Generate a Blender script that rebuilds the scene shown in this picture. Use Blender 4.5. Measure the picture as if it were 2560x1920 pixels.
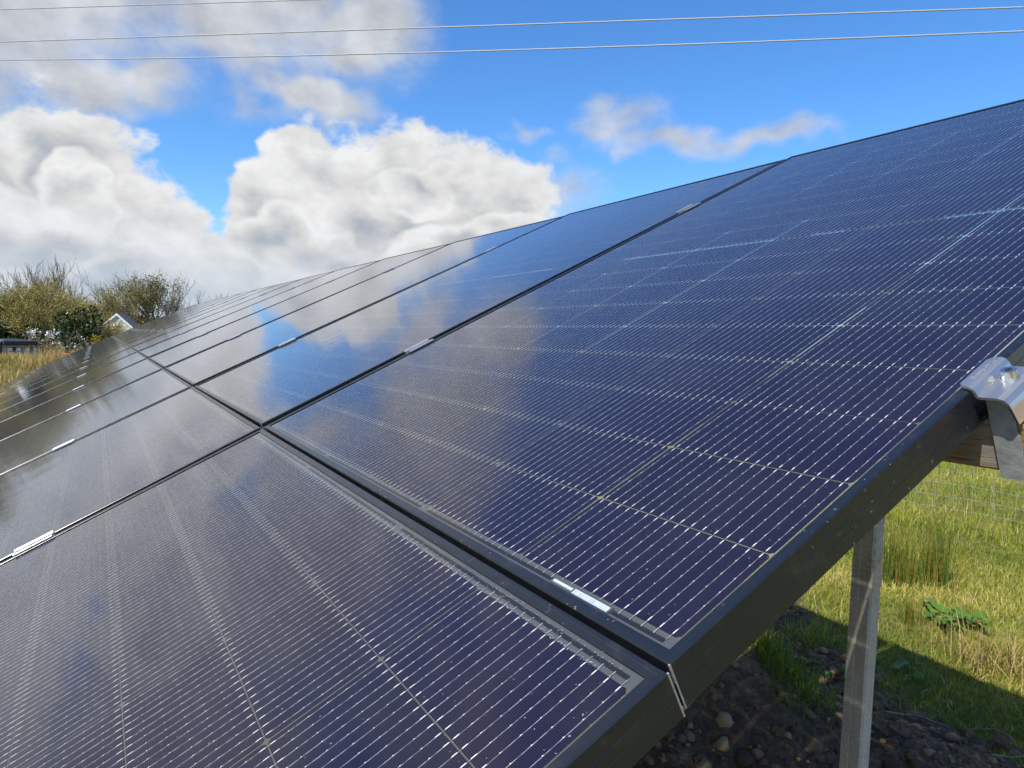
import bpy, math, random
import numpy as np
from mathutils import Matrix, Vector, noise as mnoise
R_ = math.radians
for o in list(bpy.data.objects):
    bpy.data.objects.remove(o)
scene = bpy.context.scene
COL = scene.collection
random.seed(7)
rng = np.random.default_rng(7)

# ------------------------------------------------------------------ camera
CAM = Vector((0.28863, -0.28380, 1.53163))
RC = ((0.50963129, 0.85967826, 0.03506054), (0.06831459, 0.00019005, -0.99766381), (-0.85767655, 0.51083584, -0.05863171))
cd = bpy.data.cameras.new('camera')
cam = bpy.data.objects.new('camera', cd)
COL.objects.link(cam)
cd.sensor_width = 36.0
cd.lens = 1750.51 / 2560 * 36
cd.clip_start = 0.02
cd.clip_end = 3000
rx, ry, rz = [Vector(r) for r in RC]
cam.matrix_world = Matrix(((rx.x, -ry.x, -rz.x, CAM.x), (rx.y, -ry.y, -rz.y, CAM.y), (rx.z, -ry.z, -rz.z, CAM.z), (0, 0, 0, 1)))
scene.camera = cam

# ------------------------------------------------------------------ sun + sky
SUN_EL = R_(46.4)
SUN_H = Vector((0.315, -0.90, 0)).normalized()          # horizontal direction towards the sun
sd = bpy.data.lights.new('sun', 'SUN')
sd.energy = 5.0
sd.angle = R_(0.53)
sd.color = (1.0, 0.955, 0.88)
sun = bpy.data.objects.new('sun', sd)
COL.objects.link(sun)
to_sun = Vector((SUN_H.x * math.cos(SUN_EL), SUN_H.y * math.cos(SUN_EL), math.sin(SUN_EL)))
sun.rotation_euler = (-to_sun).to_track_quat('-Z', 'Y').to_euler()
sun.location = (5, -8, 12)
vs = scene.view_settings
vs.view_transform = 'Standard'
vs.look = 'None'
vs.exposure = 0.55
vs.gamma = 1.0
vs.use_curve_mapping = False
scene.render.engine = 'CYCLES'
scene.cycles.transparent_max_bounces = 24
scene.cycles.max_bounces = 8
scene.cycles.sample_clamp_indirect = 6.0

world = bpy.data.worlds.new('World')
scene.world = world
world.use_nodes = True
nt = world.node_tree
nt.nodes.clear()


class NG:
    """small helper to write node maths"""
    def __init__(s, nt):
        s.nt = nt

    def n(s, t, **k):
        nd = s.nt.nodes.new(t)
        for a, b in k.items():
            setattr(nd, a, b)
        return nd

    def link(s, a, b):
        s.nt.links.new(a, b)

    def val(s, sock, v):
        if isinstance(v, (int, float)):
            sock.default_value = v
        elif isinstance(v, (tuple, list)):
            sock.default_value = v
        else:
            s.link(v, sock)

    def m(s, op, a, b=None, c=None, clamp=False):
        nd = s.n('ShaderNodeMath', operation=op, use_clamp=clamp)
        s.val(nd.inputs[0], a)
        if b is not None:
            s.val(nd.inputs[1], b)
        if c is not None:
            s.val(nd.inputs[2], c)
        return nd.outputs[0]

    def vm(s, op, a, b=None):
        nd = s.n('ShaderNodeVectorMath', operation=op)
        s.val(nd.inputs[0], a)
        if b is not None:
            s.val(nd.inputs[1], b)
        return nd.outputs[0]

    def mixc(s, f, a, b, mode='MIX'):
        nd = s.n('ShaderNodeMix', data_type='RGBA', blend_type=mode)
        s.val(nd.inputs[0], f)
        s.val(nd.inputs[6], a)
        s.val(nd.inputs[7], b)
        return nd.outputs[2]

    def smooth(s, x, a, b, lo=0.0, hi=1.0):
        nd = s.n('ShaderNodeMapRange', interpolation_type='SMOOTHSTEP')
        s.val(nd.inputs[0], x)
        nd.inputs[1].default_value = a
        nd.inputs[2].default_value = b
        nd.inputs[3].default_value = lo
        nd.inputs[4].default_value = hi
        return nd.outputs[0]

    def noise(s, vec, scale, detail=4, rough=0.55, dist=0.0, color=False):
        nd = s.n('ShaderNodeTexNoise')
        if vec is not None:
            s.link(vec, nd.inputs['Vector'])
        nd.inputs['Scale'].default_value = scale
        nd.inputs['Detail'].default_value = detail
        nd.inputs['Roughness'].default_value = rough
        nd.inputs['Distortion'].default_value = dist
        return nd.outputs[1 if color else 0]

    def ramp(s, f, stops):
        nd = s.n('ShaderNodeValToRGB')
        s.val(nd.inputs[0], f)
        el = nd.color_ramp.elements
        while len(el) < len(stops):
            el.new(0.5)
        for e, (p, c) in zip(el, stops):
            e.position = p
            e.color = (*c, 1)
        return nd.outputs[0]


CLOUD = 0.61      # radiance of sunlit cloud against the exposure
g = NG(nt)
sky = g.n('ShaderNodeTexSky', sky_type='NISHITA', sun_disc=False)
sky.sun_elevation = SUN_EL
sky.sun_rotation = math.atan2(SUN_H.x, SUN_H.y)
sky.altitude = 50
sky.air_density = 1.0
sky.dust_density = 0.35
sky.ozone_density = 2.5
hsv = g.n('ShaderNodeHueSaturation')
hsv.inputs['Saturation'].default_value = 1.22
hsv.inputs['Value'].default_value = 1.0
g.link(sky.outputs[0], hsv.inputs['Color'])
SKYTINT = g.mixc(1.0, hsv.outputs[0], (0.80, 1.0, 1.20, 1), 'MULTIPLY')
tc = g.n('ShaderNodeTexCoord')
dirv = tc.outputs['Generated']
sep = g.n('ShaderNodeSeparateXYZ')
g.link(dirv, sep.inputs[0])
DEG = 180 / math.pi
AZ = g.m('MULTIPLY', g.m('ARCTAN2', sep.outputs[0], sep.outputs[1]), DEG)
EL = g.m('MULTIPLY', g.m('ARCSINE', sep.outputs[2]), DEG)
# domain: stretched direction for the noises
mp = g.n('ShaderNodeMapping')
mp.inputs['Scale'].default_value = (1, 1, 1.5)
g.link(dirv, mp.inputs[0])
P = mp.outputs[0]
warp = g.n('ShaderNodeSeparateXYZ')
WN = g.noise(P, 9.0, 2, 0.55, color=True)
g.link(WN, warp.inputs[0])
AZw = g.m('ADD', AZ, g.m('MULTIPLY', g.m('SUBTRACT', warp.outputs[0], 0.5), 9.0))
ELw = g.m('ADD', EL, g.m('MULTIPLY', g.m('SUBTRACT', warp.outputs[1], 0.5), 6.0))


def combine(x, y):
    nd = g.n('ShaderNodeCombineXYZ')
    g.link(x, nd.inputs[0]); g.link(y, nd.inputs[1])
    return nd.outputs[0]


AE = combine(AZ, EL)
AEw = combine(AZw, ELw)


def blobs(lst, ae):
    """1 at the middle of the nearest soft ellipse (azimuth, elevation, radii in degrees), 0 on its rim"""
    cur = None
    for a, e, ra, re in lst:
        nd = g.n('ShaderNodeVectorMath', operation='MULTIPLY_ADD')
        g.link(ae, nd.inputs[0])
        nd.inputs[1].default_value = (1 / ra, 1 / re, 0)
        nd.inputs[2].default_value = (-a / ra, -e / re, 0)
        ln = g.n('ShaderNodeVectorMath', operation='LENGTH')
        g.link(nd.outputs[0], ln.inputs[0])
        d = ln.outputs['Value']
        cur = d if cur is None else g.m('SMOOTH_MIN', cur, d, 0.12)
    return g.m('SUBTRACT', 1.0, cur)


CUM = [(-98, 8.0, 9.0, 6.8), (-90.5, 3.4, 6.0, 4.0), (-91.2, 10.8, 4.6, 4.6), (-87.5, 6.2, 5.2, 4.4), (-80, 3.0, 10, 4.4), (-69.5, 9.6, 9.8, 6.9),
       (-62.5, 9.8, 6.6, 5.2), (-78.3, 9.2, 3.9, 3.4), (-75.8, 12.8, 3.0, 2.9), (-66, 3.6, 12, 5.6), (-118, 6.5, 16, 7), (-140, 9, 14, 6), (-104, 15, 6, 5)]
WISP = [(-96, 22.5, 17, 8.5), (-81, 23.5, 11.0, 6.4), (-71.5, 23.0, 5.4, 4.2), (-75.5, 17.6, 5.6, 2.2), (-88.5, 16.9, 5.2, 2.8),
        (-98, 15.5, 5.0, 6.0), (-88, 29.5, 10, 3.2), (-113, 20, 16, 12)]
WISP2 = [(-59.5, 17.0, 4.5, 1.5), (-53, 17.2, 8.0, 2.0), (-46.5, 15.6, 7.5, 1.5), (-39.5, 15.7, 7.0, 1.5), (-56.0, 11.8, 5.5, 3.4), (-58, 14.5, 4.0, 2.0)]
fb = g.noise(P, 8.0, 5, 0.57)
fb2 = g.noise(g.vm('ADD', P, (0.012, 0.016, 0.022)), 8.0, 5, 0.57)
relief = g.m('SUBTRACT', fb, fb2)
bil = g.m('SUBTRACT', 0.16, g.m('ABSOLUTE', g.m('SUBTRACT', g.noise(g.vm('ADD', P, g.vm('MULTIPLY', WN, (0.05, 0.05, 0.05))), 28.0, 3, 0.55), 0.5)))
cumd = g.m('ADD', blobs(CUM, AEw), g.m('ADD', g.m('MULTIPLY', g.m('SUBTRACT', fb, 0.5), 0.70), g.m('MULTIPLY', bil, 0.55)))
# broken cloud goes on over the rest of the sky as in view; the clear blue gap is kept north of it
gen = g.noise(P, 2.6, 4, 0.58)
gapm = blobs([(-42, 32, 34, 20), (-62, 22, 14, 6)], AE)
inview = blobs([(-66, 12, 36, 18)], AE)
gend = g.m('SUBTRACT', g.m('MULTIPLY', g.m('SUBTRACT', gen, 0.50), 3.2), g.m('MULTIPLY', g.m('MAXIMUM', g.smooth(gapm, -0.25, 0.3), g.smooth(inview, -0.1, 0.25)), 3.0))
WNZ = g.m('SUBTRACT', g.noise(P, 9.0, 7, 0.60, 0.0), 0.5)
wispd = g.m('ADD', blobs(WISP, AEw), g.m('MULTIPLY', WNZ, 1.35))
cumd = g.m('ADD', cumd, g.m('MULTIPLY', WNZ, 0.22))
a_c = g.smooth(cumd, -0.02, 0.20)
a_w = g.m('MULTIPLY', g.smooth(wispd, -0.20, 0.62), 0.94)
a_w2 = g.m('MULTIPLY', g.smooth(g.m('ADD', blobs(WISP2, AEw), g.m('ADD', g.m('MULTIPLY', WNZ, 2.6), -0.10)), 0.0, 1.15), 0.85)
a_w = g.m('MAXIMUM', a_w, a_w2)
a_g = g.m('MULTIPLY', g.smooth(gend, 0.0, 0.6), 0.92)
# cumulus: white rims, grey hearts
heart = g.smooth(cumd, 0.10, 0.85)
big = g.noise(P, 6.0, 1, 0.5)
shade = g.m('SUBTRACT', g.m('ADD', 0.93, g.m('MULTIPLY', relief, 1.0)), g.m('MULTIPLY', heart, g.m('ADD', 0.06, g.m('MULTIPLY', g.smooth(big, 0.36, 0.64), 0.30))))
shade = g.m('MULTIPLY', shade, g.smooth(EL, -1.0, 9.0, 0.84, 1.0))
shade = g.m('MULTIPLY', g.m('MINIMUM', g.m('MAXIMUM', shade, 0.45), 1.0), CLOUD)
FRONT = [(-76.6, 6.6, 5.4, 2.9), (-96, 6.0, 8.0, 4.6), (-90.5, 9.4, 2.8, 2.6), (-86.5, 3.4, 5.6, 2.6), (-63.5, 6.4, 6.4, 3.4), (-71.5, 3.0, 6.0, 2.6), (-67.5, 11.4, 4.4, 2.6), (-58.5, 8.0, 3.4, 2.2), (-122, 5, 12, 4)]
frd = g.m('ADD', blobs(FRONT, AEw), g.m('ADD', g.m('MULTIPLY', g.m('SUBTRACT', fb2, 0.5), 0.9), g.m('MULTIPLY', WNZ, 0.35)))
a_f = g.smooth(frd, 0.0, 0.22)
fsh = g.m('SUBTRACT', g.m('ADD', 0.97, g.m('MULTIPLY', relief, 0.9)), g.m('MULTIPLY', g.smooth(frd, 0.05, 0.62), g.m('ADD', 0.09, g.m('MULTIPLY', g.smooth(warp.outputs[2], 0.36, 0.60), 0.27))))
fsh = g.m('MULTIPLY', g.m('MULTIPLY', g.m('MINIMUM', fsh, 1.0), CLOUD), g.smooth(EL, -1.0, 9.0, 0.86, 1.0))
shade = g.m('ADD', g.m('MULTIPLY', shade, g.m('SUBTRACT', 1.0, a_f)), g.m('MULTIPLY', fsh, a_f))
CCOL = g.mixc(g.smooth(shade, 0.45 * CLOUD, 0.80 * CLOUD), (0.82, 0.93, 1.08, 1), (0.985, 0.99, 1.0, 1))
CC = g.vm('MULTIPLY', CCOL, g.n('ShaderNodeCombineXYZ').outputs[0])
comb = CC.node.inputs[1].links[0].from_node
for i in range(3):
    g.link(shade, comb.inputs[i])
wsh = g.m('MULTIPLY', g.m('ADD', 0.70, g.m('MULTIPLY', relief, 0.9)), CLOUD)
combw = g.n('ShaderNodeCombineXYZ')
for i in range(3):
    g.link(wsh, combw.inputs[i])
WC = g.vm('MULTIPLY', combw.outputs[0], (0.97, 1.0, 1.05))
bg_sky = g.n('ShaderNodeBackground')
bg_sky.inputs[1].default_value = 0.117
g.link(SKYTINT, bg_sky.inputs[0])
bg_w = g.n('ShaderNodeBackground')
g.link(WC, bg_w.inputs[0])
bg_c = g.n('ShaderNodeBackground')
g.link(CC, bg_c.inputs[0])
mx1 = g.n('ShaderNodeMixShader')
g.link(g.m('MAXIMUM', a_w, a_g), mx1.inputs[0])
g.link(bg_sky.outputs[0], mx1.inputs[1])
g.link(bg_w.outputs[0], mx1.inputs[2])
mx2 = g.n('ShaderNodeMixShader')
g.link(a_c, mx2.inputs[0])
g.link(mx1.outputs[0], mx2.inputs[1])
g.link(bg_c.outputs[0], mx2.inputs[2])
# pale hazy band low over the land
mx3 = g.n('ShaderNodeMixShader')
bg_h = g.n('ShaderNodeBackground')
bg_h.inputs[0].default_value = (0.38, 0.45, 0.53, 1)
g.link(g.smooth(EL, -1.0, 9.0, 0.95, 0.0), mx3.inputs[0])
g.link(mx2.outputs[0], mx3.inputs[1])
g.link(bg_h.outputs[0], mx3.inputs[2])
out = g.n('ShaderNodeOutputWorld')
g.link(mx3.outputs[0], out.inputs[0])
world.cycles.sampling_method = 'MANUAL'
world.cycles.sample_map_resolution = 1024


# ------------------------------------------------------------------ materials
def mat(name):
    m = bpy.data.materials.new(name)
    m.use_nodes = True
    m.node_tree.nodes.clear()
    return m, NG(m.node_tree)


def finish(g, shader, disp=None):
    o = g.n('ShaderNodeOutputMaterial')
    g.link(shader, o.inputs[0])


def principled(g, color, rough=0.5, metal=0.0, spec=0.5, bump=None, bstr=0.3, bdist=0.002, **k):
    b = g.n('ShaderNodeBsdfPrincipled')
    g.val(b.inputs['Base Color'], color if not (isinstance(color, tuple) and len(color) == 3) else (*color, 1))
    g.val(b.inputs['Roughness'], rough)
    g.val(b.inputs['Metallic'], metal)
    b.inputs['Specular IOR Level'].default_value = spec
    if bump is not None:
        bp = g.n('ShaderNodeBump')
        bp.inputs['Strength'].default_value = bstr
        bp.inputs['Distance'].default_value = bdist
        g.link(bump, bp.inputs['Height'])
        g.link(bp.outputs[0], b.inputs['Normal'])
    return b.outputs[0]


def obj_co(g):
    return g.n('ShaderNodeTexCoord').outputs['Object']


M = {}
# silicon with printed silver fingers
m, g = mat('silicon'); M['silicon'] = m
co = obj_co(g)
s = g.n('ShaderNodeSeparateXYZ'); g.link(co, s.inputs[0])
fr = g.m('FRACT', g.m('DIVIDE', g.m('ADD', s.outputs[1], 5.0), 0.00137))
fing = g.m('SUBTRACT', 1.0, g.smooth(g.m('ABSOLUTE', g.m('SUBTRACT', fr, 0.5)), 0.10, 0.17))
oi = g.n('ShaderNodeObjectInfo')
var = g.m('ADD', 0.8, g.m('MULTIPLY', oi.outputs['Random'], 0.4))
base = g.mixc(oi.outputs['Random'], (0.0022, 0.0019, 0.0125, 1), (0.0036, 0.0028, 0.0170, 1))
col = g.mixc(g.m('MULTIPLY', fing, 0.50), base, (0.056, 0.048, 0.095, 1))
finish(g, principled(g, col, 0.45, 0.0, 0.12))
# far cells: same silicon, wires averaged by distance are still printed lines
m, g = mat('silicon_far'); M['silicon_far'] = m
co = obj_co(g)
s = g.n('ShaderNodeSeparateXYZ'); g.link(co, s.inputs[0])
fr = g.m('FRACT', g.m('DIVIDE', g.m('ADD', s.outputs[0], 5.0), 0.0114))
wl = g.m('SUBTRACT', 1.0, g.smooth(g.m('ABSOLUTE', g.m('SUBTRACT', fr, 0.5)), 0.018, 0.03))
col = g.mixc(wl, (0.009, 0.009, 0.030, 1), (0.4, 0.4, 0.45, 1))
finish(g, principled(g, col, 0.45, 0.0, 0.25))
m, g = mat('tinned_wire'); M['wire'] = m
co = obj_co(g)
col = g.mixc(g.smooth(g.noise(co, 260, 2, 0.5), 0.38, 0.62), (0.30, 0.33, 0.40, 1), (0.74, 0.75, 0.80, 1))
finish(g, principled(g, col, 0.38, 0.55, 0.6))
m, g = mat('solder_pad'); M['pad'] = m
finish(g, principled(g, (0.78, 0.78, 0.79), 0.45, 0.25, 0.5))
m, g = mat('black_ribbon'); M['ribbon'] = m
finish(g, principled(g, (0.012, 0.011, 0.014), 0.4))
m, g = mat('encapsulant'); M['edge_seal'] = m
finish(g, principled(g, (0.06, 0.066, 0.075), 0.6))
# tempered solar glass, thin: transparent with a Fresnel mirror on top
m, g = mat('solar_glass'); M['glass'] = m
co = obj_co(g)
mp_ = g.n('ShaderNodeMapping'); mp_.inputs['Scale'].default_value = (1.0, 0.35, 1.0); g.link(co, mp_.inputs[0])
nz = g.noise(mp_.outputs[0], 9.0, 2, 0.5)
bp = g.n('ShaderNodeBump'); bp.inputs['Strength'].default_value = 0.10; bp.inputs['Distance'].default_value = 0.004
g.link(nz, bp.inputs['Height'])
fre = g.n('ShaderNodeFresnel'); fre.inputs['IOR'].default_value = 1.43
gl = g.n('ShaderNodeBsdfGlossy'); gl.inputs['Color'].default_value = (0.97, 0.98, 1.0, 1)
gl.inputs['Roughness'].default_value = 0.07
g.link(bp.outputs[0], gl.inputs['Normal'])
tr = g.n('ShaderNodeBsdfTransparent'); tr.inputs['Color'].default_value = (0.955, 0.965, 0.96, 1)
dusty = g.n('ShaderNodeBsdfDiffuse'); dusty.inputs['Color'].default_value = (0.55, 0.53, 0.50, 1)
dn = g.m('ADD', g.m('MULTIPLY', g.smooth(g.noise(co, 5.0, 8, 0.65), 0.40, 0.75), 0.012), g.m('MULTIPLY', g.smooth(g.noise(co, 420, 1, 0.5), 0.735, 0.78), 0.35))
mxd = g.n('ShaderNodeMixShader'); g.link(dn, mxd.inputs[0]); g.link(tr.outputs[0], mxd.inputs[1]); g.link(dusty.outputs[0], mxd.inputs[2])
mxg = g.n('ShaderNodeMixShader'); g.link(fre.outputs[0], mxg.inputs[0]); g.link(mxd.outputs[0], mxg.inputs[1]); g.link(gl.outputs[0], mxg.inputs[2])
finish(g, mxg.outputs[0])
m, g = mat('rear_glass'); M['rear'] = m
tr = g.n('ShaderNodeBsdfTransparent'); tr.inputs['Color'].default_value = (0.70, 0.72, 0.70, 1)
df = g.n('ShaderNodeBsdfDiffuse'); df.inputs['Color'].default_value = (0.50, 0.49, 0.42, 1)
mx = g.n('ShaderNodeMixShader'); mx.inputs[0].default_value = 0.17; g.link(tr.outputs[0], mx.inputs[1]); g.link(df.outputs[0], mx.inputs[2])
finish(g, mx.outputs[0])
# black anodised frame, dusty and scratched
m, g = mat('black_anodised'); M['frame'] = m
co = obj_co(g)
d1 = g.smooth(g.noise(co, 38, 6, 0.65), 0.52, 0.82)
d2 = g.m('MULTIPLY', g.smooth(g.noise(co, 210, 3, 0.6), 0.655, 0.70), g.smooth(g.noise(co, 13, 2, 0.5), 0.50, 0.57))
ms = g.n('ShaderNodeMapping'); ms.inputs['Scale'].default_value = (260, 10, 260); ms.inputs['Rotation'].default_value = (0.3, 0.2, 0.35); g.link(co, ms.inputs[0])
scr = g.smooth(g.noise(ms.outputs[0], 1.0, 2, 0.5), 0.74, 0.78)
dust = g.m('MAXIMUM', g.m('MULTIPLY', d1, 0.085), g.m('MAXIMUM', g.m('MULTIPLY', d2, 0.55), g.m('MULTIPLY', scr, 0.12)))
col = g.mixc(dust, (0.0090, 0.0108, 0.0150, 1), (0.30, 0.28, 0.24, 1))
rg = g.m('ADD', 0.17, g.m('MULTIPLY', g.noise(co, 60, 4, 0.6), 0.22))
finish(g, principled(g, col, rg, 0.0, 0.62, bump=g.noise(co, 900, 2, 0.5), bstr=0.08, bdist=0.0005))
m, g = mat('bare_edge'); M['bare'] = m
co = obj_co(g)
finish(g, principled(g, g.mixc(g.noise(co, 220, 3), (0.10, 0.098, 0.095, 1), (0.46, 0.44, 0.42, 1)), 0.45, 0.35))
m, g = mat('mill_aluminium'); M['alu'] = m
co = obj_co(g)
ms = g.n('ShaderNodeMapping'); ms.inputs['Scale'].default_value = (420, 22, 420); g.link(co, ms.inputs[0])
st = g.noise(ms.outputs[0], 1.0, 4, 0.6)
col = g.mixc(st, (0.46, 0.47, 0.48, 1), (0.62, 0.62, 0.61, 1))
finish(g, principled(g, col, g.m('ADD', 0.20, g.m('MULTIPLY', st, 0.22)), 0.88, 0.5, bump=st, bstr=0.12, bdist=0.0004))
m, g = mat('stainless'); M['steel'] = m
finish(g, principled(g, (0.72, 0.72, 0.72), 0.28, 1.0))
m, g = mat('galvanised'); M['galv'] = m
co = obj_co(g)
v = g.n('ShaderNodeTexVoronoi'); v.inputs['Scale'].default_value = 90; g.link(co, v.inputs['Vector'])
sp = g.m('ADD', g.m('MULTIPLY', g.noise(co, 45, 5, 0.6), 0.7), g.m('MULTIPLY', v.outputs['Distance'], 0.5))
col = g.ramp(sp, [(0.25, (0.24, 0.27, 0.27)), (0.75, (0.42, 0.45, 0.45))])
finish(g, principled(g, col, 0.50, 0.45, 0.5, bump=g.noise(co, 300, 4, 0.65), bstr=0.35, bdist=0.0012))
m, g = mat('galvanised_post'); M['post'] = m
co = obj_co(g)
ms = g.n('ShaderNodeMapping'); ms.inputs['Scale'].default_value = (30, 30, 4); g.link(co, ms.inputs[0])
a = g.noise(ms.outputs[0], 1.0, 5, 0.6)
b_ = g.noise(co, 160, 3, 0.6)
c_ = g.noise(co, 6, 4, 0.55)
f = g.m('ADD', g.m('MULTIPLY', a, 0.35), g.m('ADD', g.m('MULTIPLY', b_, 0.4), g.m('MULTIPLY', c_, 0.4)))
col = g.ramp(f, [(0.40, (0.26, 0.205, 0.14)), (0.52, (0.43, 0.36, 0.27)), (0.72, (0.60, 0.55, 0.47))])
finish(g, principled(g, col, 0.62, 0.05, 0.5, bump=b_, bstr=0.2, bdist=0.001))
m, g = mat('timber'); M['timber'] = m
co = obj_co(g)
ms = g.n('ShaderNodeMapping'); ms.inputs['Scale'].default_value = (5, 130, 130); g.link(co, ms.inputs[0])
gr = g.noise(ms.outputs[0], 1.0, 6, 0.62, 0.8)
crk = g.smooth(g.noise(ms.outputs[0], 2.0, 4, 0.6), 0.60, 0.66)
wea = g.smooth(g.noise(co, 22, 5, 0.6), 0.42, 0.62)
col = g.ramp(gr, [(0.30, (0.12, 0.068, 0.028)), (0.52, (0.30, 0.19, 0.085)), (0.72, (0.42, 0.30, 0.16))])
col = g.mixc(g.m('MULTIPLY', wea, 0.9), col, (0.25, 0.235, 0.205, 1))
col = g.mixc(g.m('MULTIPLY', crk, 0.8), col, (0.05, 0.033, 0.02, 1))
finish(g, principled(g, col, 0.75, 0.0, 0.3, bump=gr, bstr=0.5, bdist=0.002))
m, g = mat('black_plastic'); M['plastic'] = m
finish(g, principled(g, (0.014, 0.014, 0.015), 0.5))
m, g = mat('label_white'); M['label'] = m
finish(g, principled(g, (0.42, 0.48, 0.55), 0.5))
m, g = mat('label_print'); M['print'] = m
finish(g, principled(g, (0.16, 0.19, 0.22), 0.6))
m, g = mat('cable_grey'); M['cable'] = m
finish(g, principled(g, (0.30, 0.30, 0.31), 0.6, 0.0))
m, g = mat('fence_wire'); M['fwire'] = m
finish(g, principled(g, (0.42, 0.44, 0.45), 0.5, 0.5))
m, g = mat('droplets'); M['drop'] = m
finish(g, principled(g, (0.26, 0.30, 0.33), 0.10, 0.0, 0.9))


def leafmat(name, stops, rough=0.55, trans=0.25):
    m, g = mat(name)
    at = g.n('ShaderNodeAttribute'); at.attribute_name = 'rnd'
    col = g.ramp(at.outputs['Fac'], stops)
    b = principled(g, col, rough, 0.0, 0.3)
    t = g.n('ShaderNodeBsdfTranslucent')
    g.link(col, t.inputs[0])
    mx = g.n('ShaderNodeMixShader'); mx.inputs[0].default_value = trans
    g.link(b, mx.inputs[1]); g.link(t.outputs[0], mx.inputs[2])
    finish(g, mx.outputs[0])
    M[name] = m


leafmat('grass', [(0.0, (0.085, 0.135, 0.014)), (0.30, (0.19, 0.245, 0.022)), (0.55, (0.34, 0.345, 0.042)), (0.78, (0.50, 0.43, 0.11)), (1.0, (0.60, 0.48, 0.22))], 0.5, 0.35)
leafmat('straw', [(0.0, (0.13, 0.13, 0.025)), (0.3, (0.26, 0.22, 0.05)), (0.65, (0.40, 0.29, 0.09)), (1.0, (0.50, 0.37, 0.18))], 0.6, 0.25)
leafmat('rush', [(0.0, (0.035, 0.085, 0.012)), (0.5, (0.09, 0.15, 0.02)), (0.8, (0.24, 0.20, 0.03)), (1.0, (0.32, 0.11, 0.03))], 0.45, 0.2)
leafmat('dock', [(0.0, (0.05, 0.13, 0.02)), (0.7, (0.11, 0.22, 0.03)), (0.9, (0.30, 0.24, 0.05)), (1.0, (0.40, 0.15, 0.04))], 0.38, 0.3)
leafmat('holly', [(0.0, (0.010, 0.020, 0.007)), (0.6, (0.022, 0.042, 0.012)), (1.0, (0.075, 0.11, 0.022))], 0.35, 0.1)
leafmat('ivy', [(0.0, (0.045, 0.045, 0.012)), (0.6, (0.14, 0.12, 0.025)), (1.0, (0.27, 0.21, 0.045))], 0.45, 0.1)
leafmat('blossom', [(0.0, (0.70, 0.70, 0.66)), (1.0, (0.84, 0.84, 0.82))], 0.7, 0.3)
leafmat('gorse', [(0.0, (0.06, 0.07, 0.012)), (0.45, (0.10, 0.10, 0.015)), (0.55, (0.55, 0.36, 0.01)), (1.0, (0.70, 0.46, 0.02))], 0.6, 0.2)
leafmat('twig_olive', [(0.0, (0.11, 0.083, 0.033)), (0.5, (0.26, 0.21, 0.068)), (0.8, (0.38, 0.325, 0.10)), (1.0, (0.52, 0.46, 0.24))], 0.8, 0.0)
leafmat('twig_brown', [(0.0, (0.11, 0.074, 0.043)), (0.5, (0.27, 0.19, 0.105)), (0.8, (0.39, 0.29, 0.17)), (1.0, (0.52, 0.43, 0.28))], 0.8, 0.0)
leafmat('twig_grey', [(0.0, (0.10, 0.083, 0.06)), (0.5, (0.23, 0.195, 0.14)), (1.0, (0.42, 0.37, 0.29))], 0.8, 0.0)
leafmat('bud', [(0.0, (0.16, 0.155, 0.024)), (0.6, (0.27, 0.25, 0.04)), (1.0, (0.38, 0.33, 0.085))], 0.6, 0.3)
leafmat('soil_bits', [(0.0, (0.06, 0.038, 0.024)), (0.6, (0.17, 0.10, 0.052)), (1.0, (0.36, 0.215, 0.10))], 0.9, 0.0)
m, g = mat('stone'); M['stone'] = m
co = obj_co(g)
oi = g.n('ShaderNodeObjectInfo')
col = g.mixc(g.noise(co, 18, 6, 0.65), (0.12, 0.074, 0.044, 1), (0.36, 0.235, 0.135, 1))
finish(g, principled(g, col, 0.9, 0.0, 0.2, bump=g.noise(co, 60, 6, 0.7), bstr=0.8, bdist=0.01))
m, g = mat('wood_twig'); M['deadtwig'] = m
co = obj_co(g)
finish(g, principled(g, g.mixc(g.noise(co, 60, 4), (0.10, 0.08, 0.06, 1), (0.30, 0.26, 0.21, 1)), 0.8))
# ground: soil where the attribute says so, turf elsewhere
m, g = mat('ground_mat'); M['ground'] = m
co = obj_co(g)
at = g.n('ShaderNodeAttribute'); at.attribute_name = 'soil'
n1 = g.noise(co, 3.0, 8, 0.65)
n2 = g.noise(co, 34.0, 6, 0.7)
soil = g.ramp(g.m('ADD', g.m('MULTIPLY', n1, 0.5), g.m('MULTIPLY', n2, 0.5)), [(0.36, (0.040, 0.027, 0.019)), (0.50, (0.135, 0.085, 0.050)), (0.64, (0.34, 0.215, 0.115))])
turf = g.ramp(g.m('ADD', g.m('MULTIPLY', g.noise(co, 0.6, 6, 0.6), 0.5), g.m('MULTIPLY', g.noise(co, 9, 5, 0.65), 0.5)), [(0.36, (0.09, 0.115, 0.018)), (0.5, (0.19, 0.19, 0.035)), (0.64, (0.33, 0.26, 0.09))])
sf = g.smooth(g.m('ADD', at.outputs['Fac'], g.m('MULTIPLY', g.m('SUBTRACT', n2, 0.5), 0.8)), 0.35, 0.65)
finish(g, principled(g, g.mixc(sf, turf, soil), 0.92, 0.0, 0.2, bump=g.m('ADD', n2, g.noise(co, 160, 4, 0.7)), bstr=0.9, bdist=0.02))


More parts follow.
